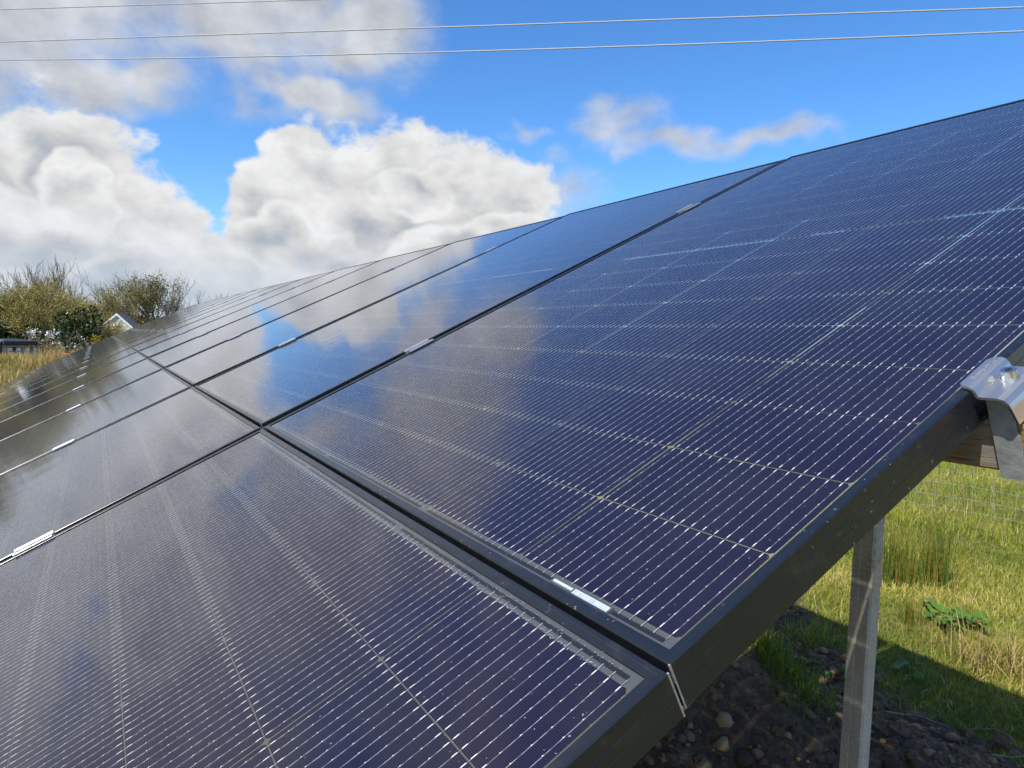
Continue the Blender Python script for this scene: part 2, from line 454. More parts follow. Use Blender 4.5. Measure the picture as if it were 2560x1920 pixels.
# ------------------------------------------------------------------ mesh helpers
class MB:
    def __init__(s):
        s.v = []; s.f = []; s.mi = []; s.smooth = False

    def quad(s, pts, mi=0):
        b = len(s.v); s.v += [tuple(p) for p in pts]; s.f.append(tuple(range(b, b + len(pts)))); s.mi.append(mi)

    def box(s, x0, x1, y0, y1, z0, z1, mi=0):
        b = len(s.v)
        s.v += [(x0, y0, z0), (x1, y0, z0), (x1, y1, z0), (x0, y1, z0), (x0, y0, z1), (x1, y0, z1), (x1, y1, z1), (x0, y1, z1)]
        for q in ((0, 3, 2, 1), (4, 5, 6, 7), (0, 1, 5, 4), (1, 2, 6, 5), (2, 3, 7, 6), (3, 0, 4, 7)):
            s.f.append(tuple(b + i for i in q)); s.mi.append(mi)

    def loft(s, ringA, ringB, mi=0, caps=True):
        """two closed rings with the same count"""
        b = len(s.v); n = len(ringA)
        s.v += [tuple(p) for p in ringA] + [tuple(p) for p in ringB]
        for i in range(n):
            j = (i + 1) % n
            s.f.append((b + i, b + j, b + n + j, b + n + i)); s.mi.append(mi)
        if caps:
            s.f.append(tuple(b + i for i in reversed(range(n)))); s.mi.append(mi)
            s.f.append(tuple(b + n + i for i in range(n))); s.mi.append(mi)

    def tube(s, pts, rad, n=8, mi=0):
        rings = []
        for k, p in enumerate(pts):
            p = Vector(p)
            a = Vector(pts[max(0, k - 1)]); c = Vector(pts[min(len(pts) - 1, k + 1)])
            t = (c - a).normalized()
            u = t.orthogonal().normalized() if k == 0 else (u - t * u.dot(t)).normalized()
            w = t.cross(u)
            r = rad[k] if isinstance(rad, (list, tuple)) else rad
            rings.append([p + (u * math.cos(2 * math.pi * i / n) + w * math.sin(2 * math.pi * i / n)) * r for i in range(n)])
        for k in range(len(rings) - 1):
            s.loft(rings[k], rings[k + 1], mi, caps=False)
        b = len(s.v); s.v += [tuple(p) for p in rings[0]]; s.f.append(tuple(b + i for i in reversed(range(n)))); s.mi.append(mi)
        b = len(s.v); s.v += [tuple(p) for p in rings[-1]]; s.f.append(tuple(b + i for i in range(n))); s.mi.append(mi)

    def cyl(s, c, axis, r, h, n=16, mi=0):
        c = Vector(c); axis = Vector(axis).normalized(); u = axis.orthogonal().normalized(); w = axis.cross(u)
        ra = [c + (u * math.cos(2 * math.pi * i / n) + w * math.sin(2 * math.pi * i / n)) * r for i in range(n)]
        s.loft(ra, [p + axis * h for p in ra], mi)

    def mesh(s, name, mats, smooth=False):
        me = bpy.data.meshes.new(name)
        me.from_pydata([tuple(v) for v in s.v], [], s.f)
        for m_ in mats:
            me.materials.append(m_)
        if len(mats) > 1:
            me.polygons.foreach_set('material_index', s.mi)
        if smooth:
            me.polygons.foreach_set('use_smooth', [True] * len(me.polygons))
        me.update()
        return me

    def build(s, name, mats, parent=None, smooth=False):
        if not isinstance(mats, (list, tuple)):
            mats = [mats]
        return link(name, s.mesh(name, mats, smooth), parent)


def link(name, me, parent=None, loc=None):
    o = bpy.data.objects.new(name, me)
    COL.objects.link(o)
    if parent is not None:
        o.parent = parent
    if loc is not None:
        o.location = loc
    return o


def empty(name, mw=None, loc=None):
    o = bpy.data.objects.new(name, None)
    COL.objects.link(o)
    o.empty_display_size = 0.1
    if mw is not None:
        o.matrix_world = mw
    if loc is not None:
        o.location = loc
    return o


def tag(o, label=None, cat=None, group=None, kind=None):
    if label: o['label'] = label
    if cat: o['category'] = cat
    if group: o['group'] = group
    if kind: o['kind'] = kind
    return o


def npmesh(name, V, F, mats, rnd=None, mi=None):
    """V (n,3), F (m,k) with constant k; rnd per vertex"""
    me = bpy.data.meshes.new(name)
    V = np.asarray(V, dtype=np.float32); F = np.asarray(F, dtype=np.int32)
    k = F.shape[1]
    me.vertices.add(len(V)); me.vertices.foreach_set('co', V.ravel())
    me.loops.add(F.size); me.loops.foreach_set('vertex_index', F.ravel())
    me.polygons.add(len(F))
    me.polygons.foreach_set('loop_start', np.arange(0, F.size, k, dtype=np.int32))
    me.polygons.foreach_set('loop_total', np.full(len(F), k, dtype=np.int32))
    for m_ in mats:
        me.materials.append(m_)
    if mi is not None:
        me.polygons.foreach_set('material_index', np.asarray(mi, dtype=np.int32))
    if rnd is not None:
        a = me.attributes.new('rnd', 'FLOAT', 'POINT')
        a.data.foreach_set('value', np.asarray(rnd, dtype=np.float32))
    me.update(calc_edges=True)
    me.validate()
    return me


# ------------------------------------------------------------------ ground
def sstep(a, b, x):
    t = np.clip((x - a) / (b - a), 0, 1)
    return t * t * (3 - 2 * t)


def height(x, y):
    z = -0.95 * sstep(-16, -56, x)
    n = mnoise.noise
    z += 0.05 * n(Vector((x * 0.35, y * 0.35, 3.1)))
    s = soilness(x, y)
    near = 1.0 if (-9 < x < 3 and -3 < y < 10) else 0.0
    if near:
        z += 0.022 * n(Vector((x * 2.1, y * 2.1, 0.3)))
        if s > 0.2:
            z += s * (0.040 * n(Vector((x * 4.7, y * 4.7, 1.3))) + 0.022 * n(Vector((x * 13, y * 13, 2.3))) + 0.010 * n(Vector((x * 29, y * 29, 5.3))))
    z += 0.34 * math.exp(-(((x + 1.62) / 0.36) ** 2 + ((y - 1.95) / 0.42) ** 2)) + 0.12 * math.exp(-(((x + 0.95) / 0.4) ** 2 + ((y - 2.35) / 0.30) ** 2))
    # long-grass hump in front of the shed
    if x < -20:
        z += 0.55 * math.exp(-((x + 36) / 6.5) ** 2) * float(sstep(3.0, -2.0, y))
    return float(z)


def soilness(x, y):
    n = mnoise.noise
    edge = 2.75 + 0.35 * n(Vector((x * 0.9, 0.7, 4.4))) + 0.22 * n(Vector((x * 2.9, y * 2.9, 9.1)))
    edge += 0.80 * math.exp(-((x + 2.75) / 0.85) ** 2)
    v = 1.0 - float(sstep(edge - 0.25, edge + 0.2, y))
    if x > 0.7 or y < -2.6:
        v *= 0.3
    # green tongue around the grass tuft
    v *= 1.0 - 0.8 * math.exp(-(((x + 1.66) / 0.26) ** 2 + ((y - 2.12) / 0.20) ** 2))
    return v


def axis(lo, hi, fine, far_lo, far_hi, grow=1.16):
    a = list(np.arange(lo, hi + 1e-6, fine))
    d = fine
    while a[-1] < far_hi:
        d *= grow; a.append(a[-1] + d)
    d = fine
    while a[0] > far_lo:
        d *= grow; a.insert(0, a[0] - d)
    return np.array(a)


gx = axis(-4.2, 0.2, 0.034, -420, 300)
gy = axis(1.0, 4.4, 0.034, -300, 420)
nx, ny = len(gx), len(gy)
V = np.zeros((nx * ny, 3)); S = np.zeros(nx * ny)
k = 0
for j in range(ny):
    for i in range(nx):
        x, y = float(gx[i]), float(gy[j])
        V[k] = (x, y, height(x, y)); S[k] = soilness(x, y) if (-30 < x < 6 and -4 < y < 8) else 0.0
        k += 1
ii, jj = np.meshgrid(np.arange(nx - 1), np.arange(ny - 1))
a = (jj * nx + ii).ravel()
F = np.stack([a, a + 1, a + nx + 1, a + nx], 1)
me = npmesh('ground', V, F, [M['ground']])
at = me.attributes.new('soil', 'FLOAT', 'POINT'); at.data.foreach_set('value', S.astype(np.float32))
me.polygons.foreach_set('use_smooth', [True] * len(me.polygons))
ground = tag(link('ground', me), kind='structure')

# ------------------------------------------------------------------ the panel array
HB = 1.35
TILT = R_(27)
W, L = 1.134, 1.6957
GU, GV = 0.0222, 0.0045
PITCH = W + GU
NCOL = 14
ct, st_ = math.cos(TILT), math.sin(TILT)


def PW(u, v, n=0.0):
    return Vector((u, v * ct - n * st_, HB + v * st_ + n * ct))


PLANE = Matrix(((1, 0, 0, 0), (0, ct, -st_, 0), (0, st_, ct, HB), (0, 0, 0, 1)))


def zb(k):   # the real array is not perfectly flat
    return [0, 0, 0.001, 0.005, 0.014, 0.021, 0.026, 0.031][k] if k < 8 else 0.032


def zt(k):
    return 0.0 if k < 1 else (0.0 if k == 1 else -0.013)


def panel_matrix(col, upper):
    uR = -col * PITCH; uL = uR - W
    if upper:
        BL = Vector((uL, 0, zb(col + 1))); BR = Vector((uR, 0, zb(col)))
        TL = Vector((uL, L, zt(col + 1))); TR = Vector((uR, L, zt(col)))
    else:
        du = 0.003
        BL = Vector((uL + du, -GV - L, 0.4 * zb(col + 1))); BR = Vector((uR + du, -GV - L, 0.4 * zb(col)))
        TL = Vector((uL + du, -GV, zb(col + 1) - 0.0008)); TR = Vector((uR + du, -GV, zb(col) - 0.0008))
    ex = ((BR - BL) + (TR - TL)).normalized()
    ey = ((TL + TR) / 2 - (BL + BR) / 2)
    ey = (ey - ex * ey.dot(ex)).normalized()
    ez = ex.cross(ey)
    c = (BL + BR + TL + TR) / 4
    o = c - ex * W / 2 - ey * L / 2
    mloc = Matrix(((ex.x, ey.x, ez.x, o.x), (ex.y, ey.y, ez.y, o.y), (ex.z, ey.z, ez.z, o.z), (0, 0, 0, 1)))
    return PLANE @ mloc


# frame rail profile: (inward, height) closed loop
FD = 0.033
PROF = [(0.0010, 0.0), (0.0042, 0.0), (0.0048, -0.0004), (0.0090, -0.0006), (0.0094, -0.0010), (0.0094, -0.0019), (0.0022, -0.0019), (0.0022, -0.0075), (0.0060, -0.0075), (0.0060, -0.0088),
        (0.0022, -0.0088), (0.0022, -FD + 0.002), (0.020, -FD + 0.002), (0.020, -FD), (0.0, -FD), (0.0, -0.0213), (0.00025, -0.0210), (0.0, -0.0207),
        (0.0, -0.0125), (0.00025, -0.0122), (0.0, -0.0119), (0.0, -0.0011)]


def rail(side, prof=PROF):
    """mitred rail; side 0 bottom, 1 top, 2 left, 3 right"""
    b = MB(); A = []; B = []
    for (i, z) in prof:
        if side == 0: A.append((i, i, z)); B.append((W - i, i, z))
        if side == 1: A.append((W - i, L - i, z)); B.append((i, L - i, z))
        if side == 2: A.append((i, L - i, z)); B.append((i, i, z))
        if side == 3: A.append((W - i, i, z)); B.append((W - i, L - i, z))
    b.loft(A, B)
    return b.mesh('frame_rail', [M['frame']])


RAIL_ME = [rail(i) for i in range(4)]
b = MB(); zg_ = -0.0021
b.quad([(0.003, 0.003, zg_), (W - 0.003, 0.003, zg_), (W - 0.003, L - 0.003, zg_), (0.003, L - 0.003, zg_)])
GLASS_ME = b.mesh('glass_pane', [M['glass']])

b = MB(); zr_ = -0.0036 - 0.00040
b.quad([(0.003, 0.003, zr_), (W - 0.003, 0.003, zr_), (W - 0.003, L - 0.003, zr_), (0.003, L - 0.003, zr_)])
REAR_ME = b.mesh('rear_glass', [M['rear']])

CX0, CP = 0.0126, (W - 0.0252) / 6
CWD, CH, RP = CP - 0.0020, 0.0906, 0.0916
CY0 = 0.0200
ZC = -0.0036


def cell_mesh():
    b = MB(); w, h = CWD / 2, CH / 2; c = 0.0025
    top = [(-w, -h + c), (-w + c, -h), (w - c, -h), (w, -h + c), (w, h - c), (w - c, h), (-w + c, h), (-w, h - c)]
    b.quad([(x, y, 0) for x, y in top], 0)
    b.quad([(x, y, -0.0002) for x, y in reversed(top)], 0)
    for k in range(16):
        x = -w + (k + 0.5) * CWD / 16
        r = 0.00016
        # wire: half hexagon on the cell, reaching over the gap to its neighbour
        y0, y1 = -h - 0.0006, h + 0.0006
        for (xa, za, xb_, zb_) in ((-r * 1.1, 0.00005, -r * 0.5, 0.00034), (-r * 0.5, 0.00034, r * 0.5, 0.00034), (r * 0.5, 0.00034, r * 1.1, 0.00005)):
            b.quad([(x + xa, y0, za), (x + xa, y1, za), (x + xb_, y1, zb_), (x + xb_, y0, zb_)][::-1], 1)
        for (ya, yb, pw) in ((-h + 0.0012, -h + 0.0054, 0.00042), (h - 0.0054, h - 0.0012, 0.00042)):
            b.box(x - pw, x + pw, ya, yb, 0.0003, 0.00042, 2)
        for q in range(5):
            yc = -h + CH * (q + 1) / 6
            b.quad([(x - 0.0006, yc - 0.0006, 0.0004), (x + 0.0006, yc - 0.0006, 0.0004), (x, yc + 0.0009, 0.0004)], 2)
    return b.mesh('cell', [M['silicon'], M['wire'], M['pad']])


CELL_ME = cell_mesh()


def cell_pos():
    for r in range(18):
        y = CY0 + (r + 0.5) * RP if r < 9 else L - CY0 - (17 - r + 0.5) * RP
        for c in range(6):
            yield CX0 + (c + 0.5) * CP, y


def far_cells():
    b = MB()
    for x, y in cell_pos():
        w, h = CWD / 2, CH / 2
        b.quad([(x - w, y - h, ZC), (x + w, y - h, ZC), (x + w, y + h, ZC), (x - w, y + h, ZC)])
    return b.mesh('cell_grid', [M['silicon_far']])


FAR_ME = far_cells()


def ribbon_mesh(x0, x1, y0, y1):
    b = MB(); b.box(x0, x1, y0, y1, ZC - 0.0002, ZC + 0.0002)
    return b.mesh('bus_ribbon', [M['ribbon']])


def edge_mesh(bottom):
    """grey encapsulant margin beyond the outermost cells"""
    b = MB(); y0, y1 = (0.0035, CY0 - 0.0004) if bottom else (L - CY0 + 0.0004, L - 0.0035)
    b.quad([(0.0035, y0, ZC - 0.0003), (W - 0.0035, y0, ZC - 0.0003), (W - 0.0035, y1, ZC - 0.0003), (0.0035, y1, ZC - 0.0003)])
    return b.mesh('edge_seal', [M['edge_seal']])


def tails_mesh(bottom):
    b = MB()
    for c in range(6):
        for k in range(16):
            x = CX0 + c * CP + (CP - CWD) / 2 + (k + 0.5) * CWD / 16
            y0, y1 = (0.0155, CY0 + 0.001) if bottom else (L - CY0 - 0.001, L - 0.0155)
            b.box(x - 0.00028, x + 0.00028, y0, y1, ZC + 0.0002, ZC + 0.0006)
    return b.mesh('wire_tails', [M['wire']])


EDGE_ME = [edge_mesh(True), edge_mesh(False)]
TAIL_ME = [tails_mesh(True), tails_mesh(False)]
RIBS = []
for (xa, xb_) in ((0.020, 0.375), (0.395, 0.739), (0.759, W - 0.0205)):
    RIBS.append((xa, xb_))
RIB_ME = [ribbon_mesh(a_, b__, 0.0128, 0.0162) for a_, b__ in RIBS] + [ribbon_mesh(a_, b__, L - 0.0162, L - 0.0128) for a_, b__ in RIBS]
RIB_LAB = [ribbon_mesh(0.759, W - 0.1425, 0.0128, 0.0162), ribbon_mesh(W - 0.0705, W - 0.0200, 0.0128, 0.0162)]
MIDRIB_ME = ribbon_mesh(0.02, W - 0.02, L / 2 - 0.0012, L / 2 + 0.0012)
b = MB(); b.box(-0.035, 0.035, -0.022, 0.022, -0.024, -0.0075); b.box(-0.028, 0.028, -0.016, 0.016, -0.027, -0.024)
JBOX_ME = b.mesh('junction_box', [M['plastic']])
b = MB()
b.box(-0.0009, 0.0004, -0.0005, 0.0007, -FD, -0.0004)
MITRE_ME = b.mesh('mitre_edge', [M['bare']])

ORD = ['nearest', 'second', 'third', 'fourth', 'fifth', 'sixth', 'seventh', 'eighth', 'ninth', 'tenth', 'eleventh', 'twelfth', 'thirteenth', 'farthest']
PGROUP = 'solar panels mounted in two tilted rows'
panels = {}
for col in range(NCOL):
    for upper in (True, False):
        p = empty('solar_panel', panel_matrix(col, upper))
        panels[(col, upper)] = p
        lab = '%s black framed solar panel from the right, in the %s row' % (ORD[col], 'upper' if upper else 'lower')
        if col == 0 and upper:
            lab = 'nearest black framed solar panel of upper row with barcode label by its corner'
        tag(p, lab, 'solar panel', PGROUP)
        for me in RAIL_ME:
            link('frame_rail', me, p)
        link('glass_pane', GLASS_ME, p)
        link('rear_glass', REAR_ME, p)
        if col < 3:
            for x, y in cell_pos():
                link('cell', CELL_ME, p, (x, y, ZC))
            for me in TAIL_ME:
                link('wire_tails', me, p)['kind'] = 'stuff'
        else:
            link('cell_grid', FAR_ME, p)['kind'] = 'stuff'
        if col < 6:
            for me in EDGE_ME:
                link('edge_seal', me, p)
            for i, me in enumerate(RIB_ME):
                if col == 0 and upper and i == 2:
                    for m2 in RIB_LAB:
                        link('bus_ribbon', m2, p)
                else:
                    link('bus_ribbon', me, p)
            link('bus_ribbon', MIDRIB_ME, p)
            for x in (0.09, W / 2 + 0.03, W - 0.10):
                link('junction_box', JBOX_ME, p, (x, L / 2, 0))
        if col < 2:
            for (x, y, sx) in ((W, 0, 1), (W, L, 1), (0, 0, -1), (0, L, -1)):
                o = link('mitre_edge', MITRE_ME, p, (x, y, 0)); o.scale.x = sx
                if y == L: o.scale.y = -1

# barcode label on the near upper panel
pu = panels[(0, True)]
lb = MB(); lb.box(W - 0.1415, W - 0.0715, 0.0112, 0.0176, ZC + 0.0006, ZC + 0.0008)
plate = lb.build('label_plate', M['edge_seal'], pu)
wb = MB()
wb.box(W - 0.1395, W - 0.1155, 0.0130, 0.0156, ZC + 0.0008, ZC + 0.0010)
wb.box(W - 0.1135, W - 0.0735, 0.0117, 0.0163, ZC + 0.0008, ZC + 0.0010)
wb.build('barcode_label', M['label'], plate)
pb = MB(); random.seed(3)
x = W - 0.1130
while x < W - 0.0745:
    w_ = random.choice((0.00022, 0.00035, 0.0005))
    pb.box(x, x + w_, 0.0119, 0.0155, ZC + 0.0010, ZC + 0.00105)
    x += w_ + random.choice((0.0007, 0.0011, 0.0015))
x = W - 0.1392
while x < W - 0.1160:
    pb.box(x, x + 0.00025, 0.0130, 0.0140, ZC + 0.0010, ZC + 0.00105); x += 0.0011
pb.build('barcode_print', M['print'], plate)

# dried water beads along the top of the near lower panel
pl = panels[(0, False)]
N = 1500
bx = rng.uniform(0.02, W - 0.04, N); by = L - 0.0195 - np.abs(rng.normal(0, 0.0016, N)); br_ = rng.uniform(0.00015, 0.00045, N)
bx[:300] = rng.uniform(0.1, W - 0.02, 300); by[:300] = L - 0.0135 + rng.normal(0, 0.0012, 300)
ring = np.array([(math.cos(t), math.sin(t)) for t in np.linspace(0, 2 * math.pi, 6, endpoint=False)])
VV = np.zeros((N, 7, 3)); VV[:, :6, 0] = bx[:, None] + ring[None, :, 0] * br_[:, None]; VV[:, :6, 1] = by[:, None] + ring[None, :, 1] * br_[:, None]
VV[:, :6, 2] = zg_ + 0.0001; VV[:, 6] = np.stack([bx, by, zg_ + 0.0001 + br_ * 0.8], 1)
FF = np.array([(i, (i + 1) % 6, 6) for i in range(6)])
FF = (np.arange(N)[:, None, None] * 7 + FF[None]).reshape(-1, 3)
me = npmesh('water_beads', VV.reshape(-1, 3), FF, [M['drop']])
link('water_beads', me, pl)['kind'] = 'stuff'

# ------------------------------------------------------------------ clamps
V1, V2 = 0.350, 1.255          # purlin lines of the upper row (in-plane)
VL1, VL2 = -0.415, -1.32       # and of the lower row


def clamp_parts():
    b = MB(); hw = GU / 2; z1 = 0.0032; t = 0.0028; Lc = 0.031
    prof = [(-hw - 0.0085, 0.0006), (-hw - 0.0085, z1 - 0.0006), (-hw - 0.0078, z1), (-hw + 0.0005, z1), (-hw + 0.0028, z1 - 0.002), (-hw + 0.0030, -0.012), (hw - 0.0030, -0.012),
            (hw - 0.0028, z1 - 0.002), (hw - 0.0005, z1), (hw + 0.0078, z1), (hw + 0.0085, z1 - 0.0006), (hw + 0.0085, 0.0006), (hw - 0.0008, 0.0006), (hw - 0.0008, -0.015), (-hw + 0.0008, -0.015), (-hw + 0.0008, 0.0006)]
    b.loft([(x, Lc, z) for x, z in prof], [(x, -Lc, z) for x, z in prof])
    body = b.mesh('clamp_body', [M['alu']])
    b = MB(); b.cyl((0, 0, -0.012), (0, 0, 1), 0.0062, 0.0085, 20); b.cyl((0, 0, -0.0036), (0, 0, 1), 0.0034, 0.0012, 6)
    bolt = b.mesh('bolt', [M['steel']])
    return body, bolt


CB, CBOLT = clamp_parts()
row_name = {V1: 'low in upper row', V2: 'high in upper row', VL1: 'high in lower row', VL2: 'low in lower row'}
GAPORD = ['first', 'second', 'third', 'fourth', 'fifth', 'sixth', 'seventh', 'eighth', 'ninth', 'tenth', 'eleventh', 'twelfth', 'thirteenth']
for kgap in range(1, NCOL):
    u = -kgap * PITCH + GU / 2
    for v in (V1, V2, VL1, VL2):
        if v == VL2 and kgap < 5:
            continue
        f = v / L
        z = zb(kgap) + (zt(kgap) - zb(kgap)) * f if v > 0 else zb(kgap) * (1 + 0.6 * v / L)
        vv = v + (0.018 if v in (V1,) and kgap == 1 else random.uniform(-0.008, 0.008))
        c = empty('panel_clamp', PLANE @ Matrix.Translation((u + (0.003 if v < 0 else 0), vv, z)))
        link('clamp_body', CB, c); link('bolt', CBOLT, c)
        tag(c, 'silver clamp in the %s panel gap from right, %s' % (GAPORD[kgap - 1], row_name[v]), 'clamp', 'mid clamps between the panels')


def end_clamp(v, label, detailed=True, low=False):
    e = empty('end_clamp', PLANE @ Matrix.Translation((0.003 if low else 0, v, 0)))
    tag(e, label, 'clamp', 'end clamps along the right edge')
    # bent plate: lip on the frame, step down, flat with the bolt, leg turned down
    cl = [(-0.0092, 0.0012), (-0.0060, 0.0014), (-0.0015, 0.0014), (0.0012, 0.0004), (0.0026, -0.0022), (0.0034, -0.0052), (0.0050, -0.0066), (0.0080, -0.0070), (0.0185, -0.0070), (0.0224, -0.0080), (0.0246, -0.0104), (0.0252, -0.0140), (0.0254, -0.0310)]
    t = 0.0021
    pts = [Vector((x, z)) for x, z in cl]; up = []
    for i, q in enumerate(pts):
        d = (pts[min(i + 1, len(pts) - 1)] - pts[max(i - 1, 0)]).normalized()
        up.append(q + Vector((-d.y, d.x)) * t)
    loop = [(q.x, q.y) for q in pts] + [(q.x, q.y) for q in reversed(up)]
    # rounded corners on the lip: narrower first stations
    b = MB(); Lc = 0.0275
    n = len(cl)
    inset = [0.0060, 0.0018, 0.0003] + [0.0] * (n - 5) + [0.0010, 0.008]
    ins = inset + inset[::-1]
    A = [(x, Lc - ins[i], z) for i, (x, z) in enumerate(loop)]
    B = [(x, -Lc + ins[i], z) for i, (x, z) in enumerate(loop)]
    bm_ = MB()
    m2 = len(loop)
    bm_.v = A + B
    for i in range(m2):
        j = (i + 1) % m2
        bm_.f.append((i, j, m2 + j, m2 + i)); bm_.mi.append(0)
    for i in range(n - 1):
        bm_.f.append((i, m2 - 1 - i, m2 - 2 - i, i + 1)); bm_.mi.append(0)
        bm_.f.append((m2 + i, m2 + i + 1, m2 + m2 - 2 - i, m2 + m2 - 1 - i)); bm_.mi.append(0)
    body = bm_.build('clamp_body', M['alu'], e)
    bb = MB(); bb.cyl((0.0135, 0.006, -0.0049), (0, 0, 1), 0.0066, 0.0012, 28); bb.cyl((0.0135, 0.006, -0.0037), (0, 0, 1), 0.0056, 0.0068, 28)
    bo = bb.build('bolt', M['steel'], e)
    sb = MB(); sb.cyl((0.0135, 0.006, 0.0031), (0, 0, 1), 0.0026, 0.0004, 6)
    sb.build('hex_socket', M['plastic'], bo)
    if detailed:
        fc = bpy.data.curves.new('stamp', 'FONT'); fc.body = 'TT ner Clenergy'; fc.size = 0.0052; fc.extrude = 0.00018; fc.resolution_u = 2
        fo = bpy.data.objects.new('stamp_tmp', fc); COL.objects.link(fo)
        dg = bpy.context.evaluated_depsgraph_get()
        me = bpy.data.meshes.new_from_object(fo.evaluated_get(dg))
        bpy.data.objects.remove(fo)
        me.materials.clear(); me.materials.append(M['bare'])
        to = link('stamped_lettering', me, body)
        to.matrix_local = Matrix.Translation((-0.0052, 0.0215, 0.0036)) @ Matrix.Rotation(-math.pi / 2, 4, 'Z')
    # galvanised hook under the clamp gripping the timber
    hb = MB()
    loopA = [(0.0040, -0.0285), (0.0215, -0.0285), (0.0215, -0.0305), (0.0040, -0.0305)]
    xa0, xa1, xb0, xb1 = 0.0050, 0.0228, 0.0056, 0.0220
    y0 = -0.0170
    ringT = [(xa0, y0, -0.0135), (xa1, y0, -0.0135), (xa1, y0 + 0.0022, -0.0135), (xa0, y0 + 0.0022, -0.0135)]
    ringU = [(xa0, y0 + 0.003, -0.0100), (xa1, y0 + 0.003, -0.0100), (xa1, y0 + 0.005, -0.0105), (xa0, y0 + 0.005, -0.0105)]
    ringM = [(xa0 + 0.0004, y0 - 0.0003, -0.040), (xa1, y0 - 0.0003, -0.040), (xa1, y0 + 0.002, -0.040), (xa0 + 0.0004, y0 + 0.002, -0.040)]
    ringN = [(xa0 + 0.0006, y0 - 0.0003, -0.043), (xb1 + 0.0026, y0 - 0.0003, -0.043), (xb1 + 0.0026, y0 + 0.002, -0.043), (xa0 + 0.0006, y0 + 0.002, -0.043)]
    ringB = [(xb0, y0 - 0.0004, -0.0845), (xb1 + 0.0018, y0 - 0.0004, -0.0845), (xb1 + 0.0018, y0 + 0.0019, -0.0845), (xb0, y0 + 0.0019, -0.0845)]
    hb.loft(ringU, ringT); hb.loft(ringT, ringM, caps=False); hb.loft(ringM, ringN, caps=False); hb.loft(ringN, ringB)
    hb.box(xb1 + 0.0004, xb1 + 0.0034, y0 - 0.0012, y0 + 0.0205, -0.0866, -0.0838)
    hb.box(xb1 + 0.0020, xb1 + 0.0036, y0 - 0.0012, y0 + 0.0040, -0.0838, -0.0800)
    hb.build('hook_plate', M['galv'], e)
    return e


end_clamp(0.3720, 'silver end clamp with bolt and galvanised hook gripping the timber, near right edge')
end_clamp(1.265, 'end clamp on the upper purlin of the upper row, hidden past right edge', False)

# ------------------------------------------------------------------ timber purlins, rafters, posts
ULEN = NCOL * PITCH
TH = 0.0475


def beam(name, v0, v1, z0, z1, u0, u1, material, label, cat):
    e = empty(name, PLANE @ Matrix.Translation(((u0 + u1) / 2, (v0 + v1) / 2, (z0 + z1) / 2)))
    b = MB(); b.box(-(u1 - u0) / 2, (u1 - u0) / 2, -(v1 - v0) / 2, (v1 - v0) / 2, -(z1 - z0) / 2, (z1 - z0) / 2)
    me = b.mesh(name, [material])
    o = link(name, me); o.matrix_world = e.matrix_world
    bpy.data.objects.remove(e)
    md = o.modifiers.new('bevel', 'BEVEL'); md.width = 0.003; md.segments = 2
    return tag(o, label, cat, 'timber purlins under the panels')


for v, nm in ((V1 + 0.008, 'timber purlin poking out past the frame under the galvanised hook'), (V2, 'timber purlin highest under the upper row of panels'),
              (VL1, 'timber purlin under the top of the lower row of panels'), (VL2, 'timber purlin lowest under the lower row of panels')):
    beam('timber_purlin', v, v + TH, -FD - 0.001 - TH, -FD - 0.001, -ULEN + 0.05, 0.26 if v < 0.5 else 0.03, M['timber'], nm, 'beam')

PX = [-0.5915 - 2.9 * i for i in range(6)]


def post(x, y, ztop, label):
    e = empty('support_post', loc=(x, y, 0))
    a_, b_ = 0.047, 0.032
    prof = [(-a_ / 2, -b_ / 2), (-0.006, -b_ / 2), (-0.0045, -b_ / 2 + 0.0012), (-0.003, -b_ / 2), (a_ / 2 - 0.004, -b_ / 2), (a_ / 2, -b_ / 2 + 0.004), (a_ / 2, b_ / 2), (a_ / 2 - 0.0025, b_ / 2), (a_ / 2 - 0.0025, -b_ / 2 + 0.005), (a_ / 2 - 0.005, -b_ / 2 + 0.0025), (-a_ / 2 + 0.0025, -b_ / 2 + 0.0025), (-a_ / 2 + 0.0025, b_ / 2), (-a_ / 2, b_ / 2)]
    mb_ = MB(); mb_.loft([(px, py, -0.3) for px, py in prof], [(px, py, ztop) for px, py in prof])
    mb_.build('post_shaft', M['post'], e)
    hb_ = MB(); hb_.box(-0.05, 0.05, b_ / 2 - 0.001, b_ / 2 + 0.005, ztop - 0.14, ztop + 0.02)
    hb_.build('head_plate', M['galv'], e)
    return tag(e, label, 'post', 'steel posts carrying the array')


POSTN = ['nearest', 'second', 'third', 'fourth', 'fifth', 'farthest']
for i, x in enumerate(PX):
    rf = empty('steel_rafter', PLANE @ Matrix.Translation((x, 0, -FD - TH - 0.001)))
    mb_ = MB(); prof = [(-0.02, 0), (0.02, 0), (0.02, -0.005), (-0.0155, -0.005), (-0.0155, -0.075), (0.02, -0.075), (0.02, -0.08), (-0.02, -0.08)]
    mb_.loft([(px, -1.55, pz) for px, pz in prof], [(px, 1.55, pz) for px, pz in prof])
    mb_.build('rafter_beam', M['galv'], rf)
    tag(rf, 'galvanised rafter under the panels on the %s post' % POSTN[i], 'rafter', 'steel rafters under the panels')
    yb = PW(x, V2 - 0.05, -FD - TH - 0.085)
    post(x, yb.y, yb.z + 0.01, '%s galvanised steel post under the high side of the array' % POSTN[i] if i else 'galvanised steel post standing behind the frame, in front of sunny grass')
    yf = PW(x, VL2 + 0.25, -FD - TH - 0.085)
    post(x, yf.y, yf.z + 0.01, '%s short galvanised post under the low side of the array' % POSTN[i])

# ------------------------------------------------------------------ grass and soil detail


